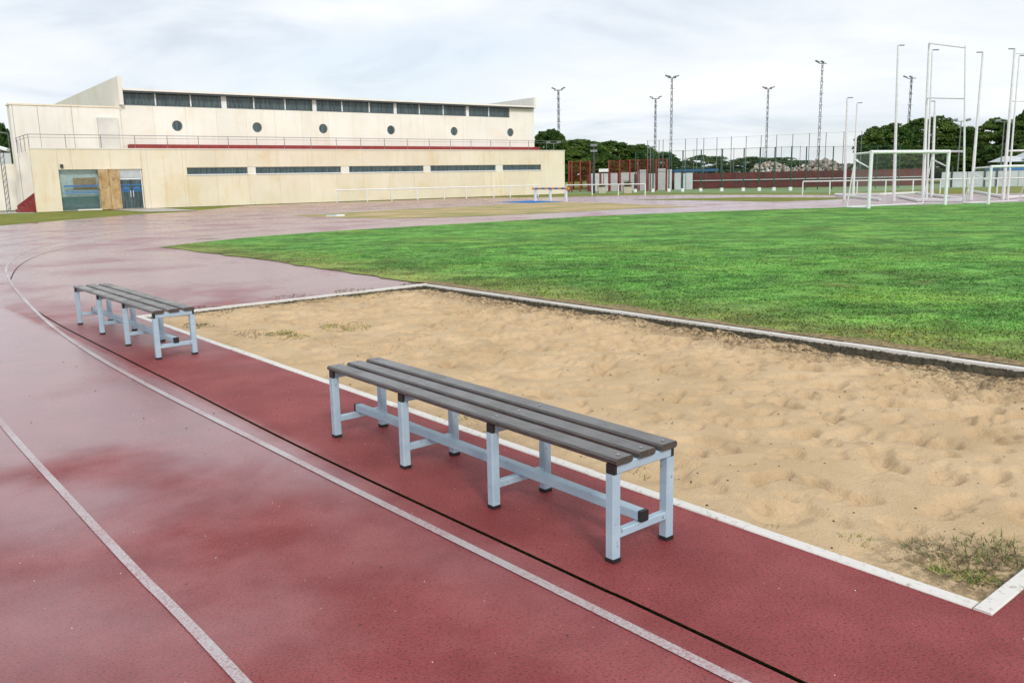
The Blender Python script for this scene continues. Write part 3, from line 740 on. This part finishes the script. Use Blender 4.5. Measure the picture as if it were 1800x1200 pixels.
bp('roof_edge', MT['dark'], uh0 + .32, uh1 - .32, TV - .40, TV - .352, ZH1 - .03, ZR - .12, parent=roof); bp('roof_edge', MT['hall'], uh0 + .32, uh1 - .32, TV - .42, TV - .353, ZR - .118, ZR + .03, parent=roof)
bp('gable_wall', MT['hall'], uh0 - .0, uh0 + .3, TV + .31, TV + HD, 0, 9.85); bp('gable_wall', MT['hall'], uh0, uh0 + .29, TV - .42, TV + .305, ZH0 + .004, 9.85)
bp('gable_wall', MT['hall'], uh1 - .3, uh1 - .005, TV + .31, TV + HD, 0, 9.85); bp('gable_wall', MT['hall'], uh1 - .3, uh1 - .012, TV - .42, TV + .305, ZH1 + .003, 9.85)
# side wing in four panels
WJ = [uw0, onb(34, 300, TV)[0], onb(70, 240, TV)[0], onb(128, 230, TV)[0], uh0 - .02]
for a_, b_ in zip(WJ[:-1], WJ[1:]): bp('wall_panel', MT['hall'], a_ + .012, b_ - .012, TV - .28, TV + .02, 0, 7.5)
bp('wing_core', MT['hall'], uw0 + .03, uh0 - .03, TV + .021, TV + 1.2, 0, 7.45); bp('coping', MT['facade'], uw0 - .04, uh0 - .01, TV - .34, TV + 1.2, 7.505, 7.62)
# red seating step at the foot of the hall wall, stair box and stairs
bp('red_step', MT['red'], uh0 + .35, uh1, TV - .9, TV - .012, HB - .45, 4.78)
ub0, ub1 = onb(175, 240, TV - .6)[0], onb(210, 240, TV - .6)[0]
bp('stair_door', MT['stairbox'], ub0, ub1, TV - .55, TV - .285, HB - .45, 6.75)
stair = bp('stair', MT['red'], -.85, 5.5, 1.62, 3.4, 0, .18)
for k in range(1, 20): bp('step', MT['red'], -.85 + k * .26, 5.5, 1.62, 3.4, .18 * k + .001, .18 * (k + 1), parent=stair)
MB().add([(u_, v_, z_) for v_ in (3.42, 3.55) for u_, z_ in ((-.7, 0), (-.7, .42), (4.2, 4.1), (5.4, 4.1), (5.4, 0))], [(4, 3, 2, 1, 0), (5, 6, 7, 8, 9), (0, 1, 6, 5), (1, 2, 7, 6), (2, 3, 8, 7), (3, 4, 9, 8), (4, 0, 5, 9)]).build('stair_cheek', MT['red'], stair)
# terrace railing
rl = bp('railing', MT['rail'], -.02, BL, .12, .155, HB + .95, HB + .985)
bp('rail', MT['rail'], -.02, BL, .125, .15, HB + .76, HB + .782, parent=rl)
k = 0.0
while k < BL: bp('post', MT['rail'], k, k + .035, .12, .155, HB + .07, HB + .95, parent=rl); k += 2.25
bp('rail', MT['rail'], -.02, .015, .156, TV - .3, HB + .95, HB + .985, parent=rl); bp('rail', MT['rail'], -.02, .0, .156, TV - .3, HB + .76, HB + .782, parent=rl)
for v_ in (1.8, 3.5, 5.2): bp('post', MT['rail'], -.02, .015, v_, v_ + .035, HB - .1, HB + .95, parent=rl)


# pale annex at the far left
an = thing('annex', 'low pale annex wall left of the sports hall with curved roof rail', 'building', BO, BANG)
ua = onb(-120, 300, TV + 2)[0]
MB().box(ua, uw0 - .05, TV + 1.5, TV + 12, 0, 4.2).build('wall', MT['pale'], an)
for q in range(4): MB().box(ua + q * 2.2, ua + q * 2.2 + 2.17, TV + 1.44, TV + 1.49, .02, 3.4 ).build('wall_panel', MT['hall'], an)
mb = MB(); pr = None
for t_ in np.linspace(0, 1, 9):
    q = Vector((ua + (uw0 - ua) * t_, TV + 2, 4.25 + 1.5 * math.sin(t_ * 2.0)))
    if pr is not None: mb.tube(pr, q, .05, 6); mb.tube(Vector((q.x, q.y, 4.1)), q, .03, 5)
    pr = q
mb.build('roof_rail', MT['rail'], an)

# entrance path, ground slab by the annex
def bw(u, v): return BO + BU * u + BV * v
sheet('path', [bw(ue0 + 3, -.02), bw(ue1 + 1.2, -.02), gp(350, 369.5), gp(262, 372)], MT['concrete'], -.012)
sheet('path', [bw(-3, -.6), bw(-.05, -.6), bw(-.05, 6), bw(-3, 6), bw(-12, 6), bw(-12, -.6)], MT['concrete'], -.018)

# ================================================================== TRACKSIDE THINGS
def barrier(name, pts, h, label, r=.035, group=None):
    t = thing(name, label, 'barrier', pts[0], 0, group); o0 = pts[0]
    for a_, b_ in zip(pts[:-1], pts[1:]): MB().tube(a_ - o0 + Vector((0, 0, h)), b_ - o0 + Vector((0, 0, h)), r, 8).build('rail', MT['white'], t)
    for p in pts: MB().tube(p - o0, p - o0 + Vector((0, 0, h - r * .5)), r, 8).build('post', MT['white'], t)
    return t
def along(a, b, xs):
    A, B = gp(*a), gp(*b); out = []
    for px in xs:
        lo, hi = 0.0, 1.0
        for _ in range(40):
            md = (lo + hi) / 2; p = A.lerp(B, md); d = p - Vector((0, 0, CAM_H)); x_ = 900 + F_PX * d.dot(_R) / d.dot(_F)
            lo, hi = (md, hi) if x_ < px else (lo, md)
        out.append(A.lerp(B, lo))
    return out
barrier('track_barrier', along((592, 355.6), (950, 345), (592.5, 646, 689, 734, 781, 820, 868, 897, 946)), .95, 'long thin white rail barrier in front of the cream hall', .048, 'white track barriers')
barrier('track_barrier', along((994, 344), (1140, 343.3), (995, 1041, 1087, 1134)), .92, 'thicker white rail barrier between the hall corner and two planters', .05, 'white track barriers')
barrier('track_barrier', along((1405, 342.6), (1900, 338.5), (1410.5, 1458, 1506, 1556, 1604, 1652, 1702, 1752, 1802)), .95, 'white rail barrier running behind the goals at right', .045, 'white track barriers')
# steeplechase barrier at the water jump
s0, s1 = gp(941, 353.5), gp(995, 354.3); sdv = s1 - s0; stt = thing('steeplechase_barrier', 'white legged hurdle beam striped orange and blue at the water jump', 'hurdle', s0, math.atan2(sdv.y, sdv.x)); L_ = sdv.length
for k in range(3): MB().bar((L_ * k / 2, 0, 0), (L_ * k / 2, 0, .80), .17, .12, .01, Vector((0, 1, 0))).build('leg', MT['white'], stt)
nb = 11
for k in range(nb): MB().bar((-.3 + (L_ + .6) * k / nb + .001, 0, .86), (-.3 + (L_ + .6) * (k + 1) / nb - .001, 0, .86), .13, .13, .01).build('beam_block', MT['orange'] if k % 2 == 0 else MT['blue'], stt)
MT['water'].node_tree.nodes['Principled BSDF'].inputs['Specular IOR Level'].default_value = .05
sheet('water', [gp(*p) for p in ((872, 355.6), (932, 352.9), (992, 354.6), (935, 357.0))], MT['water'], .010)
# take-off plate by the dry patch
p = gp(590, 380); pl = thing('cover_plate', 'pale blue and white plate lying at the end of the dry patch', 'plate', p, .15)
MB().box(-.42, .05, -.3, .3, 0, .05).build('plate', plain('pale_blue_plate', (.45, .60, .64), .4), pl); MB().box(.055, .42, -.3, .3, 0, .07).build('plate', MT['white'], pl)
# planters
for px, py, lab, hh in ((1058, 339.5, 'left stone planter with low dark plant behind the barrier', .3), (1103, 339.5, 'right stone planter with a taller reddish plant behind the barrier', .6)):
    c = gp(px, py); c.z = -.02; t = thing('planter', lab, 'planter', c, 0, 'stone planters')
    MB().prism((0, 0, 0), (0, 0, .62), [(-.34, -.34), (.34, -.34), (.34, .34), (-.34, .34)], Vector((0, 1, 0)), 1.25).build('pot', MT['pot'], t)
    n = 160; P_ = RNG.normal(0, .16, (n, 3)); P_[:, 2] = .6
    b_ = blades('plant', P_, hh * (.4 + .9 * RNG.random(n)), np.full(n, .07), np.array([[.09, .08, .03]]) * (.5 + RNG.random((n, 1))), .9); b_.parent = t; b_['kind'] = 'stuff'

# ------------------------------------------------------------------ goals
def goal(base, rz, W_, H_, D_, label, r=.06):
    t = thing('football_goal', label, 'goal', base, rz, 'white goals')
    for x in (0, W_): MB().tube((x, 0, 0), (x, 0, H_), r, 12).build('post', MT['white'], t)
    MB().tube((-r * .8, 0, H_), (W_ + r * .8, 0, H_), r, 12).build('crossbar', MT['white'], t)
    for x in (.0, W_):
        MB().tube((x, r, H_ - .02), (x, .8, H_ - .05), r * .55, 8).build('top_stay', MT['white'], t)
        MB().tube((x, .85, H_ - .3), (x, .05, H_ - .65), r * .45, 8).build('brace', MT['white'], t)
        MB().tube((x, .8, H_ - .05), (x, D_, .05), r * .4, 8).build('back_stay', MT['white'], t)
        MB().tube((x, r, .05), (x, D_, .05), r * .4, 8).build('ground_bar', MT['white'], t)
    MB().tube((0, D_, .05), (W_, D_, .05), r * .4, 8).build('ground_bar', MT['white'], t)
    nt = MB(); nt.add([(0, .1, H_ - .03), (W_, .1, H_ - .03), (W_, .8, H_ - .07), (0, .8, H_ - .07), (W_, D_ - .05, .1), (0, D_ - .05, .1), (0, .1, .1), (W_, .1, .1)], [(0, 1, 2, 3), (3, 2, 4, 5), (0, 3, 5, 6), (1, 7, 4, 2)]); nt.build('net', MT['netw'], t)
    return t
g0, g1 = gp(1526.5, 367), Vector((19.75, 38.95, 0)); dv = g1 - g0
goal(g0, math.atan2(dv.y, dv.x), dv.length, 2.36, 1.15, 'larger white football goal with posts standing on the lawn edge', .075)
g2 = gp(1737, 359.5)
goal(g2, math.radians(22), 3.6, 1.66, 1.3, 'lower white goal cut by the right edge of the photo', .06)

# ------------------------------------------------------------------ throwing cage
cage = thing('throwing_cage', 'tall white steel poles of the hammer throwing cage behind the goals', 'cage', gp(1571, 353))
c0 = cage.location.copy()
poles = {}
for key, bx, by, tx, ty, hook, r in (('a', 1484, 351, 1489.5, 172, 1, .085), ('b', 1499.5, 345, 1507, 181, 1, .085), ('c', 1571, 353, 1579, 80, 1, .09), ('d', 1622, 355, 1633.5, 75, 0, .09), ('e', 1628.5, 354.5, 1639, 88, 1, .055), ('f', 1637.5, 346, 1644, 178, -1, .10), ('g', 1694, 357.5, 1697, 80, 0, .055), ('h', 1706.5, 352, 1728, 92, -1, .085), ('i', 1763, 351, 1784, 86, -1, .09), ('j', 1771, 351, 1792, 98, 1, .055)):
    b_ = gp(bx, by); t_ = at(tx, ty, b_.y); poles[key] = (b_, t_)
    pp = MB().tube(b_ - c0, t_ - c0, r, 10, .55).build('pole', MT['white'], cage)
    if hook: MB().tube(t_ - c0, t_ - c0 + Vector((.32 * hook, 0, .0)), .03, 6).build('hook', MT['galv'], pp)
def on(key, f): return poles[key][0].lerp(poles[key][1], f) - c0
for fa, fb, r in ((.995, .985, .028), (.66, .67, .028), (.325, .335, .05)): MB().tube(on('d', fa), on('g', fb), r, 8).build('crossbar', MT['white'], cage)
i_ = poles['i']; MB().tube(i_[0] + Vector((3, .6, 0)) - c0, i_[1] + Vector((3, .6, 0)) - c0, .08, 10, .55).build('pole', MT['white'], cage)
for f, r in ((.97, .028), (.66, .028), (.33, .05)): q = on('i', f); MB().tube(q, q + Vector((3, .6, 0)), r, 8).build('crossbar', MT['white'], cage)
for a_, b_ in (((1468, 344.5), (1547, 353.5)), ((1468, 344), (1545, 344)), ((1545, 344), (1612, 341)), ((1612, 341), (1694, 354)), ((1578, 348), (1612, 355)), ((1612, 355), (1694, 355.5)), ((1704, 337.5), (1768, 349.5)), ((1768, 350), (1830, 346))):
    p_, q_ = gp(*a_), gp(*b_); up_ = Vector((0, 0, .09)); MB().bar(p_ - c0 + up_, q_ - c0 + up_, .14, .14).build('base_beam', MT['white'], cage)

# ================================================================== BACKGROUND
def mast(px, ytop, H_, label, heads, ybase=None):
    hz = 315 - (px - 900) * .0208; dep = (H_ - CAM_H) * F_PX / (hz - ytop)
    p = at(px, hz, dep); p.z = -.03
    t = thing('floodlight_mast', label, 'floodlight', p, random.uniform(-.3, .3), 'floodlight masts')
    w0, w1 = .23, .13; r = .032
    for k in range(3):
        a_ = k * 2.094 + .5; MB().tube((w0 * math.cos(a_), w0 * math.sin(a_), 0), (w1 * math.cos(a_), w1 * math.sin(a_), H_ - .2), r, 5).build('chord', MT['mast'], t)
    lc = MB(); n = int(H_ / .9)
    for k in range(n):
        z0, z1 = k * H_ / n, (k + 1) * H_ / n
        for q in range(3):
            a0, a1 = q * 2.094 + .5, (q + 1) * 2.094 + .5; f0, f1 = w0 + (w1 - w0) * z0 / H_, w0 + (w1 - w0) * z1 / H_
            lc.tube((f0 * math.cos(a0), f0 * math.sin(a0), z0), (f1 * math.cos(a1), f1 * math.sin(a1), min(z1, H_ - .2)), .025, 4)
    lc.build('lattice', MT['mast'], t)
    for z in np.arange(1.5, H_ - .5, 1.6): MB().bar((-.36, 0, z), (.36, 0, z), .04, .04).build('rung', MT['mast'], t)
    hd = MB().bar((-.6, 0, H_ - .15), (.6, 0, H_ - .15), .10, .10).build('head_frame', MT['mast'], t)
    for x, tilt in heads:
        MB().bar((x, 0, H_ - .02), (x + tilt * .55, 0, H_ + .02 + abs(tilt) * .2), .36, .17, .04).build('floodlight', MT['lamp'], hd)
    return t
mast(983, 165, 14, 'two headed floodlight mast rising behind the hall right end', ((-.4, -1), (.4, 1)))
mast(1151, 179, 14, 'thin two headed floodlight mast left of the taller four headed mast', ((-.4, -1), (.4, 1)))
mast(1179, 145, 16, 'tall four headed floodlight mast above the red court frames', ((-.5, -1), (.5, 1), (-.25, -.6), (.25, .6)))
mast(1345.5, 163, 16, 'four headed floodlight mast standing over the middle of the red wall', ((-.5, -1), (.5, 1), (-.25, -.6), (.25, .6)))
mast(1437.5, 121, 17, 'tallest floodlight mast with heads turned left', ((-.6, -1), (.15, -.8)))
mast(1592, 145, 15, 'floodlight mast with left turned head before the big right pines', ((-.6, -1), (.1, -.8)))
def lamp_post(px, ytop, dep, label, kind, r=.07):
    b_ = at(px, 315, dep); b_.z = -.03; tp = at(px, ytop, dep).z
    t = thing('lamp_post', label, 'lamp post', b_, 0, 'lamp posts')
    MB().tube((0, 0, 0), (0, 0, tp), r, 8, .6).build('pole', MT['dark'] if kind == 'box' else MT['galv'], t)
    if kind == 'box':
        for z in (0, -.55): MB().bar((-.32, 0, tp + z), (.32, 0, tp + z), .35, .24, .03).build('lamp_head', MT['lamp'], t)
    elif kind == 'two':
        MB().bar((-.55, 0, tp), (.55, 0, tp), .06, .06).build('arm', MT['galv'], t)
        for x in (-.6, .6): MB().bar((x - .25, 0, tp + .08), (x + .2, 0, tp + .16), .34, .22, .05).build('lamp_head', MT['lamp'], t)
    else: MB().bar((-.35, 0, tp), (.35, 0, tp + .05), .3, .18, .04).build('lamp_head', MT['lamp'], t)
lamp_post(1044, 255, 86, 'dark lamp post with stacked box lamps beside the hall corner', 'box', .13)
lamp_post(1143, 259, 92, 'slim grey lamp post before the red court frames', 'one')
lamp_post(1682, 213, 80, 'grey double lamp post against the pines between the cage poles', 'two')
lamp_post(1757, 214, 82, 'double lamp post with pale heads near the right edge', 'two')
lamp_post(974, 252, 100, 'small lamp post peeking over the hall right end', 'two', .06)
b_ = bw(uw0 - 1.1, TV - 2.4); b_.z = -.02
lp = thing('lamp_post', 'grey lattice lamp post with white head at the left photo edge', 'lamp post', b_, 0, 'lamp posts')
for x in (-.13, .13): MB().tube((x, 0, 0), (x, 0, 4.4), .035, 6).build('pole', MT['galv'], lp)
mb = MB()
for k in range(11): mb.tube((-.13, 0, .4 * k), (.13, 0, .4 * k + .35), .02, 5)
mb.build('lattice', MT['galv'], lp); MB().bar((-.7, -.1, 4.65), (.55, -.1, 4.25), .4, .22, .05).build('lamp_head', MT['white'], lp)

# green mesh fences, courts
def fence(pts, h, label, mat, net, r, foot=False, rails=(), cat='fence'):
    t = thing('mesh_fence', label, cat, pts[0]); o0 = pts[0]
    for p in pts:
        po = MB().tube(p - o0, p - o0 + Vector((0, 0, h)), r, 6).build('post', mat, t)
        if foot: MB().bar(p - o0, p - o0 + Vector((0, 0, .32)), .30, .30, .03, Vector((0, 1, 0))).build('foot', MT['white'], po)
    for a_, b_ in zip(pts[:-1], pts[1:]):
        a2, b2 = a_ - o0, b_ - o0; z1 = Vector((0, 0, h - .05))
        if net: MB().add([a2 + Vector((0, 0, .1)), b2 + Vector((0, 0, .1)), b2 + z1, a2 + z1], [(0, 1, 2, 3)]).build('mesh_panel', net, t)
        for f in rails: MB().tube(a2 + Vector((0, 0, h * f)), b2 + Vector((0, 0, h * f)), r * .22, 4).build('wire', mat, t)
    return t
def dline(xs, d0, d1, x0, x1):
    out = []
    for x_ in xs:
        dep = d0 + (d1 - d0) * (x_ - x0) / (x1 - x0); p = at(x_, 308, dep); p.z = -.02; out.append(p)
    return out
fence(dline((1117, 1148, 1176, 1200, 1232, 1269, 1307, 1335, 1361, 1390), 88, 80, 1117, 1390), 4.0, 'nearer green mesh fence with white footed posts along the far track', MT['green'], MT['netg'], .06, True, (.99, .5))
fence(dline((1390, 1416, 1438, 1463, 1500, 1540, 1580), 81, 84, 1390, 1580), 4.0, 'plain green mesh fence to the right of the white footed posts', MT['green'], MT['netg'], .055, False, (.99,))
fence(dline((1138, 1158, 1165, 1204, 1224, 1236, 1259, 1284, 1310, 1336, 1363, 1391, 1420, 1449, 1480, 1511), 112, 98, 1138, 1511), 6.1, 'tallest thin grey green ball stop fence behind the courts', MT['galv'], MT['netp'], .04, False, (.99,))
fence(dline((1219, 1267, 1289, 1340, 1372, 1405), 122, 118, 1219, 1405), 5.2, 'farthest row of thin green posts beyond the red wall', MT['galv'], None, .035, False, (.98,))
# red court frames
fence(dline((1000, 1005, 1020, 1037), 98, 96, 1000, 1037), 3.4, 'short red post fence beside the hall corner', MT['redpost'], MT['netr'], .085, False, (.98,))
fence(dline((1037, 1055, 1070), 95, 94, 1037, 1070), 2.4, 'low red post fence left of the red court cage', MT['redpost'], None, .08, False, (.98,))
fence(dline((1070, 1089, 1107, 1121, 1138, 1153, 1172), 94, 90, 1070, 1172), 3.35, 'red steel court cage with red mesh in its upper half', MT['redpost'], MT['netr'], .075, False, (.98, .6))
# pale doors and panels of the low changing block behind the cage
blk = thing('changing_block', 'row of pale grey panels of a low block behind the red cage', 'building', at(1040, 330, 100)); blk.location.z = -.03
o0 = blk.location.copy()
for x0, x1, yt in ((1039, 1053, 305), (1057, 1070, 305), (1073, 1085, 304.5), (1091, 1105, 303), (1107, 1114, 303.5), (1119, 1122, 301), (1124, 1135, 298.5), (1140, 1151, 305), (1156, 1169, 296.5), (1172, 1180, 298), (1185, 1196, 304), (1198, 1204, 305), (1205, 1216.5, 304)):
    a_, b_ = at(x0, 315, 99), at(x1, 315, 99); zt = at(x0, yt, 99).z
    MB().box(a_.x - o0.x, b_.x - o0.x, 99 - o0.y - .3, 99 - o0.y, 0, zt + .03).build('panel', MT['pale'], blk)
a_, b_ = at(1037, 315, 100.5), at(1216, 315, 100.5); MB().box(a_.x - o0.x, b_.x - o0.x, .2, 4, 0, 1.9).build('back_wall', MT['redwall'], blk)
p = at(1061, 300, 92); sg = thing('white_sign', 'small white sign above the low red fence', 'sign', (p.x, p.y, -.03))
MB().box(-.5, .5, -.03, .03, p.z - .1, p.z + .22).build('board', MT['white'], sg); MB().tube((0, .06, 0), (0, .06, p.z + .1), .04, 6).build('post', MT['redpost'], sg)
a_, b_ = at(1186, 300, 104), at(1263, 300, 104); sh = thing('blue_shelter', 'low shelter with blue roof left of the rubble', 'shelter', (a_.x, 104, -.03)); L_ = b_.x - a_.x
MB().box(0, L_, 0, 3, 2.0, 2.3).build('roof', plain('dull_blue_roof', (.03, .11, .24), .6), sh)
for x_ in np.linspace(.1, L_ - .1, 5): MB().tube((x_, .1, 0), (x_, .1, 2.0), .05, 6).build('post', MT['green'], sh)
# dark red wall with panels
rw = thing('red_wall', 'long dark red board wall with a white rail behind the courts', 'wall', at(1216, 315, 101)); rw.location.z = -.03; o0 = rw.location.copy()
xs = list(range(1216, 1640, 26)); P_ = dline(xs, 101, 93, 1216, 1630)
for a_, b_ in zip(P_[:-1], P_[1:]):
    d = (b_ - a_).normalized() * .02; MB().bar(a_ + d - o0 + Vector((0, 0, .9)), b_ - d - o0 + Vector((0, 0, .9)), .06, 1.78 + random.uniform(-.02, .02), .005).build('board', MT['redwall'], rw)
    MB().tube(a_ - o0 + Vector((0, -.12, .93)), b_ - o0 + Vector((0, -.12, .93)), .055, 6).build('rail', MT['pale'], rw)
    MB().tube(a_ - o0, a_ - o0 + Vector((0, 0, 1.9)), .07, 6).build('post', MT['dark'], rw)
# pale wall at right
wr = thing('white_wall', 'low white wall beneath the pines at right', 'wall', at(1655, 315, 80)); wr.location.z = -.03; o0 = wr.location.copy(); P_ = dline([1655, 1672, 1700, 1730, 1751, 1790, 1830, 1870], 80, 78, 1655, 1870)
for a_, b_ in zip(P_[:-1], P_[1:]):
    d = (b_ - a_).normalized() * .03; MB().bar(a_ + d - o0 + Vector((0, 0, .68)), b_ - d - o0 + Vector((0, 0, .68)), .15, 1.40, .01).build('wall_panel', MT['pale'], wr)
for p in (P_[1], P_[3], P_[4]): MB().tube(p - o0 + Vector((0, -.15, 0)), p - o0 + Vector((0, -.15, 1.9)), .08, 6).build('post', MT['dark'], wr)
# canopy and blue roof at the right edge
a_ = at(1757, 280, 92); cn = thing('white_canopy', 'white tent canopy under the pines at the right edge', 'canopy', (a_.x, 92, -.03))
for x_, y0, y1 in ((.4, 284, 274), (2.6, 280, 268)):
    z0, z1 = at(1770, y0, 92).z, at(1770, y1, 92).z
    MB().add([(x_, 0, z0), (x_ + 3, 0, z0), (x_ + 3, 3, z0), (x_, 3, z0), (x_ + .9, 1.2, z1), (x_ + 2.1, 1.2, z1), (x_ + 2.1, 1.8, z1), (x_ + .9, 1.8, z1)], [(3, 2, 1, 0), (4, 5, 6, 7), (0, 1, 5, 4), (1, 2, 6, 5), (2, 3, 7, 6), (3, 0, 4, 7)]).build('canopy_top', MT['pale'], cn)
    for q in (.1, 2.9): MB().tube((x_ + q, .1, 0), (x_ + q, .1, z0), .05, 6).build('post', MT['galv'], cn)
a_ = at(1774, 300, 88); bs = thing('blue_roof_shed', 'shed with blue roof cut by the right photo edge', 'shed', (a_.x, 88, -.03)); z0 = at(1785, 299, 88).z
MB().box(0, 6, 0, 4, 0, z0).build('wall', MT['pale'], bs); MB().box(-.2, 6.2, -.2, 4.2, z0 + .002, at(1785, 290, 88).z).build('roof', MT['blue'], bs)

# rubble heap behind the red wall: stones too many to count
def rubble(name, n, mat, label, rng):
    P, Fs = [], []
    base = [Vector(v).normalized() for v in ((1, 0, 0), (-1, 0, 0), (0, 1, 0), (0, -1, 0), (0, 0, 1), (0, 0, -1))]
    tri = [(0, 2, 4), (2, 1, 4), (1, 3, 4), (3, 0, 4), (2, 0, 5), (1, 2, 5), (3, 1, 5), (0, 3, 5)]
    xa, xb = at(1328, 300, 116).x, at(1592, 300, 116).x
    for i in range(n):
        t_ = random.random(); y = 114 + random.random() * 6; hm = (3.5 - .9 * abs(t_ - .45)) * (.86 + .14 * math.sin(t_ * 17)) * (1 - abs(y - 117) / 7)
        c = Vector((xa + (xb - xa) * t_, y, random.random() ** .45 * max(hm, .4))); s = random.uniform(*rng); b = len(P)
        rot = Matrix.Rotation(random.random() * 6, 3, Vector((random.random(), random.random(), random.random() + .1)))
        for v in base: P.append(c + rot @ (v * s * random.uniform(.5, 1.2)))
        Fs += [tuple(q + b for q in f) for f in tri]
    return tag(raw(name, P, Fs, mat), label, 'rubble', kind='stuff')
rubble('rubble', 1300, MT['rubble'], 'heap of grey brown rubble behind the dark red wall', (.18, .5))
rubble('rubble', 520, MT['rubblew'], 'pale lumps in the rubble heap behind the dark red wall', (.12, .34))

# ------------------------------------------------------------------ trees
def crown_mesh(name, rx, rz, clumps, per, cs, leaf, seed, flat):
    r = np.random.default_rng(seed); V_, n0 = [], 0
    cz = []
    while len(cz) < clumps:
        q = r.normal(size=3); q /= np.linalg.norm(q); rad = r.uniform(.50, 1.0) ** .5
        q = q * rad
        if q[2] < -flat: continue
        cz.append((q[0] * rx * r.uniform(.85, 1.08), q[1] * rx, q[2] * rz))
    for c in cz:
        s = cs * r.uniform(.6, 1.35)
        d = r.normal(size=(per, 3)); d /= np.linalg.norm(d, axis=1)[:, None]
        d[:, 2] = np.abs(d[:, 2]) * .95 - .22
        pos = np.array(c) + d * s * (r.random((per, 1)) ** .35) * np.array([1, 1, .62])
        a = r.normal(size=(per, 3)); b = r.normal(size=(per, 3)); a /= np.linalg.norm(a, axis=1)[:, None]
        b -= a * (a * b).sum(1)[:, None]; b /= np.linalg.norm(b, axis=1)[:, None]
        L = leaf * r.uniform(.5, 1.4, (per, 1))
        V_.append(np.stack([pos - a * L, pos + a * L * .8 + b * L * .3, pos + b * L], 1).reshape(-1, 3))
    V_ = np.concatenate(V_); Fc = np.arange(len(V_)).reshape(-1, 3)
    me = bpy.data.meshes.new(name); me.vertices.add(len(V_)); me.vertices.foreach_set('co', V_.astype(np.float32).ravel())
    me.loops.add(len(V_)); me.loops.foreach_set('vertex_index', Fc.astype(np.int32).ravel()); me.polygons.add(len(Fc)); me.polygons.foreach_set('loop_start', np.arange(0, len(V_), 3, dtype=np.int32))
    me.update(calc_edges=True); me.validate(); return me
PINE = [crown_mesh('pine_crown', 1, 1, 420, 120, .17, .050, 20 + k, .75) for k in range(4)]
BUSH = [crown_mesh('bush_crown', 1, 1, 170, 120, .24, .050, 40 + k, .95) for k in range(3)]
for me in PINE: me.materials.append(MT['pine'])
for me in BUSH: me.materials.append(MT['bush'])
def trunk_mesh(k):
    r = random.Random(k); mb = MB(); mb.tube((0, 0, 0), (.02, .01, .55), .045, 8, .7)
    for q in range(6):
        a = q * 1.05 + r.uniform(-.3, .3); e = Vector((math.cos(a) * .5, math.sin(a) * .5, r.uniform(.15, .5) + .55))
        mb.tube((.02, .01, r.uniform(.42, .54)), e, .026, 6, .4)
    me = bpy.data.meshes.new('pine_trunk'); me.from_pydata(mb.v, [], mb.f); me.materials.append(MT['bark']); return me
TRUNK = [trunk_mesh(k) for k in range(3)]
def tree(px, ytop, wpx, dep, label, kind='pine', crown_frac=.62):
    c = at(px, 300, dep); top = at(px, ytop, dep).z; R_ = wpx / 2 * dep / F_PX
    t = thing('pine_tree' if kind == 'pine' else 'bush_tree', label, 'tree', (c.x, dep, -.03), 0, 'pines' if kind == 'pine' else 'far trees')
    ch = top * crown_frac
    fl = .80 if kind == 'pine' else .95
    rz = ch / (1 + fl) * .93
    cr = link('crown', random.choice(PINE if kind == 'pine' else BUSH), None, t)
    cr.location = (0, 0, top - rz * 1.05); cr.scale = (R_ * .95, R_ * .95, rz); cr.rotation_euler = (0, 0, random.uniform(0, 6.28))
    tk = link('trunk', random.choice(TRUNK), None, t); tk.scale = (R_ * .8, R_ * .8, top * .62 if kind == 'pine' else top * .4); tk.rotation_euler = (0, 0, random.uniform(0, 6))
    return t
for a in (
        (966, 225, 66, 122, 'dark round pine just right of the hall', .75), (1022, 243, 96, 132, 'wide pine second from the hall behind the red fence', .7),
        (1078, 247, 84, 136, 'third pine from the hall with domed crown', .7), (1122, 252, 66, 138, 'fourth pine from the hall, highest before the crowns step down', .7),
        (1160, 267, 74, 142, 'last low pine of the left row beside the tall mast', .75), (1008, 262, 74, 118, 'lower lighter pine crown in front of the left row', .85), (1062, 270, 80, 120, 'lower pine crown in front, behind the red cage', .85),
        (1555, 216, 104, 112, 'left dome of the big dark right pines', .8), (1628, 203, 110, 118, 'highest dark pine behind the hammer cage', .75), (1690, 222, 80, 116, 'pine behind the paired cage crossbars', .85),
        (1745, 207, 72, 110, 'pine with rounded top behind the right double lamp', .8), (1812, 186, 78, 104, 'pine cut by the right photo edge', .8), (1590, 252, 96, 108, 'low pine crown filling under the left dome', .95), (1668, 256, 110, 107, 'low pine crown filling behind the goal', .95), (1765, 250, 100, 103, 'low pine crown behind the white tent', .95),
        (0, 210, 60, 112, 'dark tree behind the annex at the left edge', .8)):
    tree(*a[:5], crown_frac=a[5])
for a in ((1240, 272, 87, 190, 'far grey green bushy tree left of the gap'), (1198, 283, 81, 188, 'far bushy tree beside the tall mast'), (1278, 291, 95, 195, 'low far bush in the gap of the tree line'), (1318, 275, 89, 190, 'far bushy tree right of the gap'), (1366, 276, 101, 194, 'far bushy tree behind the left end of the rubble'), (1415, 281, 95, 196, 'far low tree above the middle of the rubble'), (1468, 287, 110, 198, 'far low tree above the right of the rubble'), (1515, 288, 87, 196, 'far low tree at the foot of the big right pines')):
    tree(*a, kind='bush', crown_frac=.95)
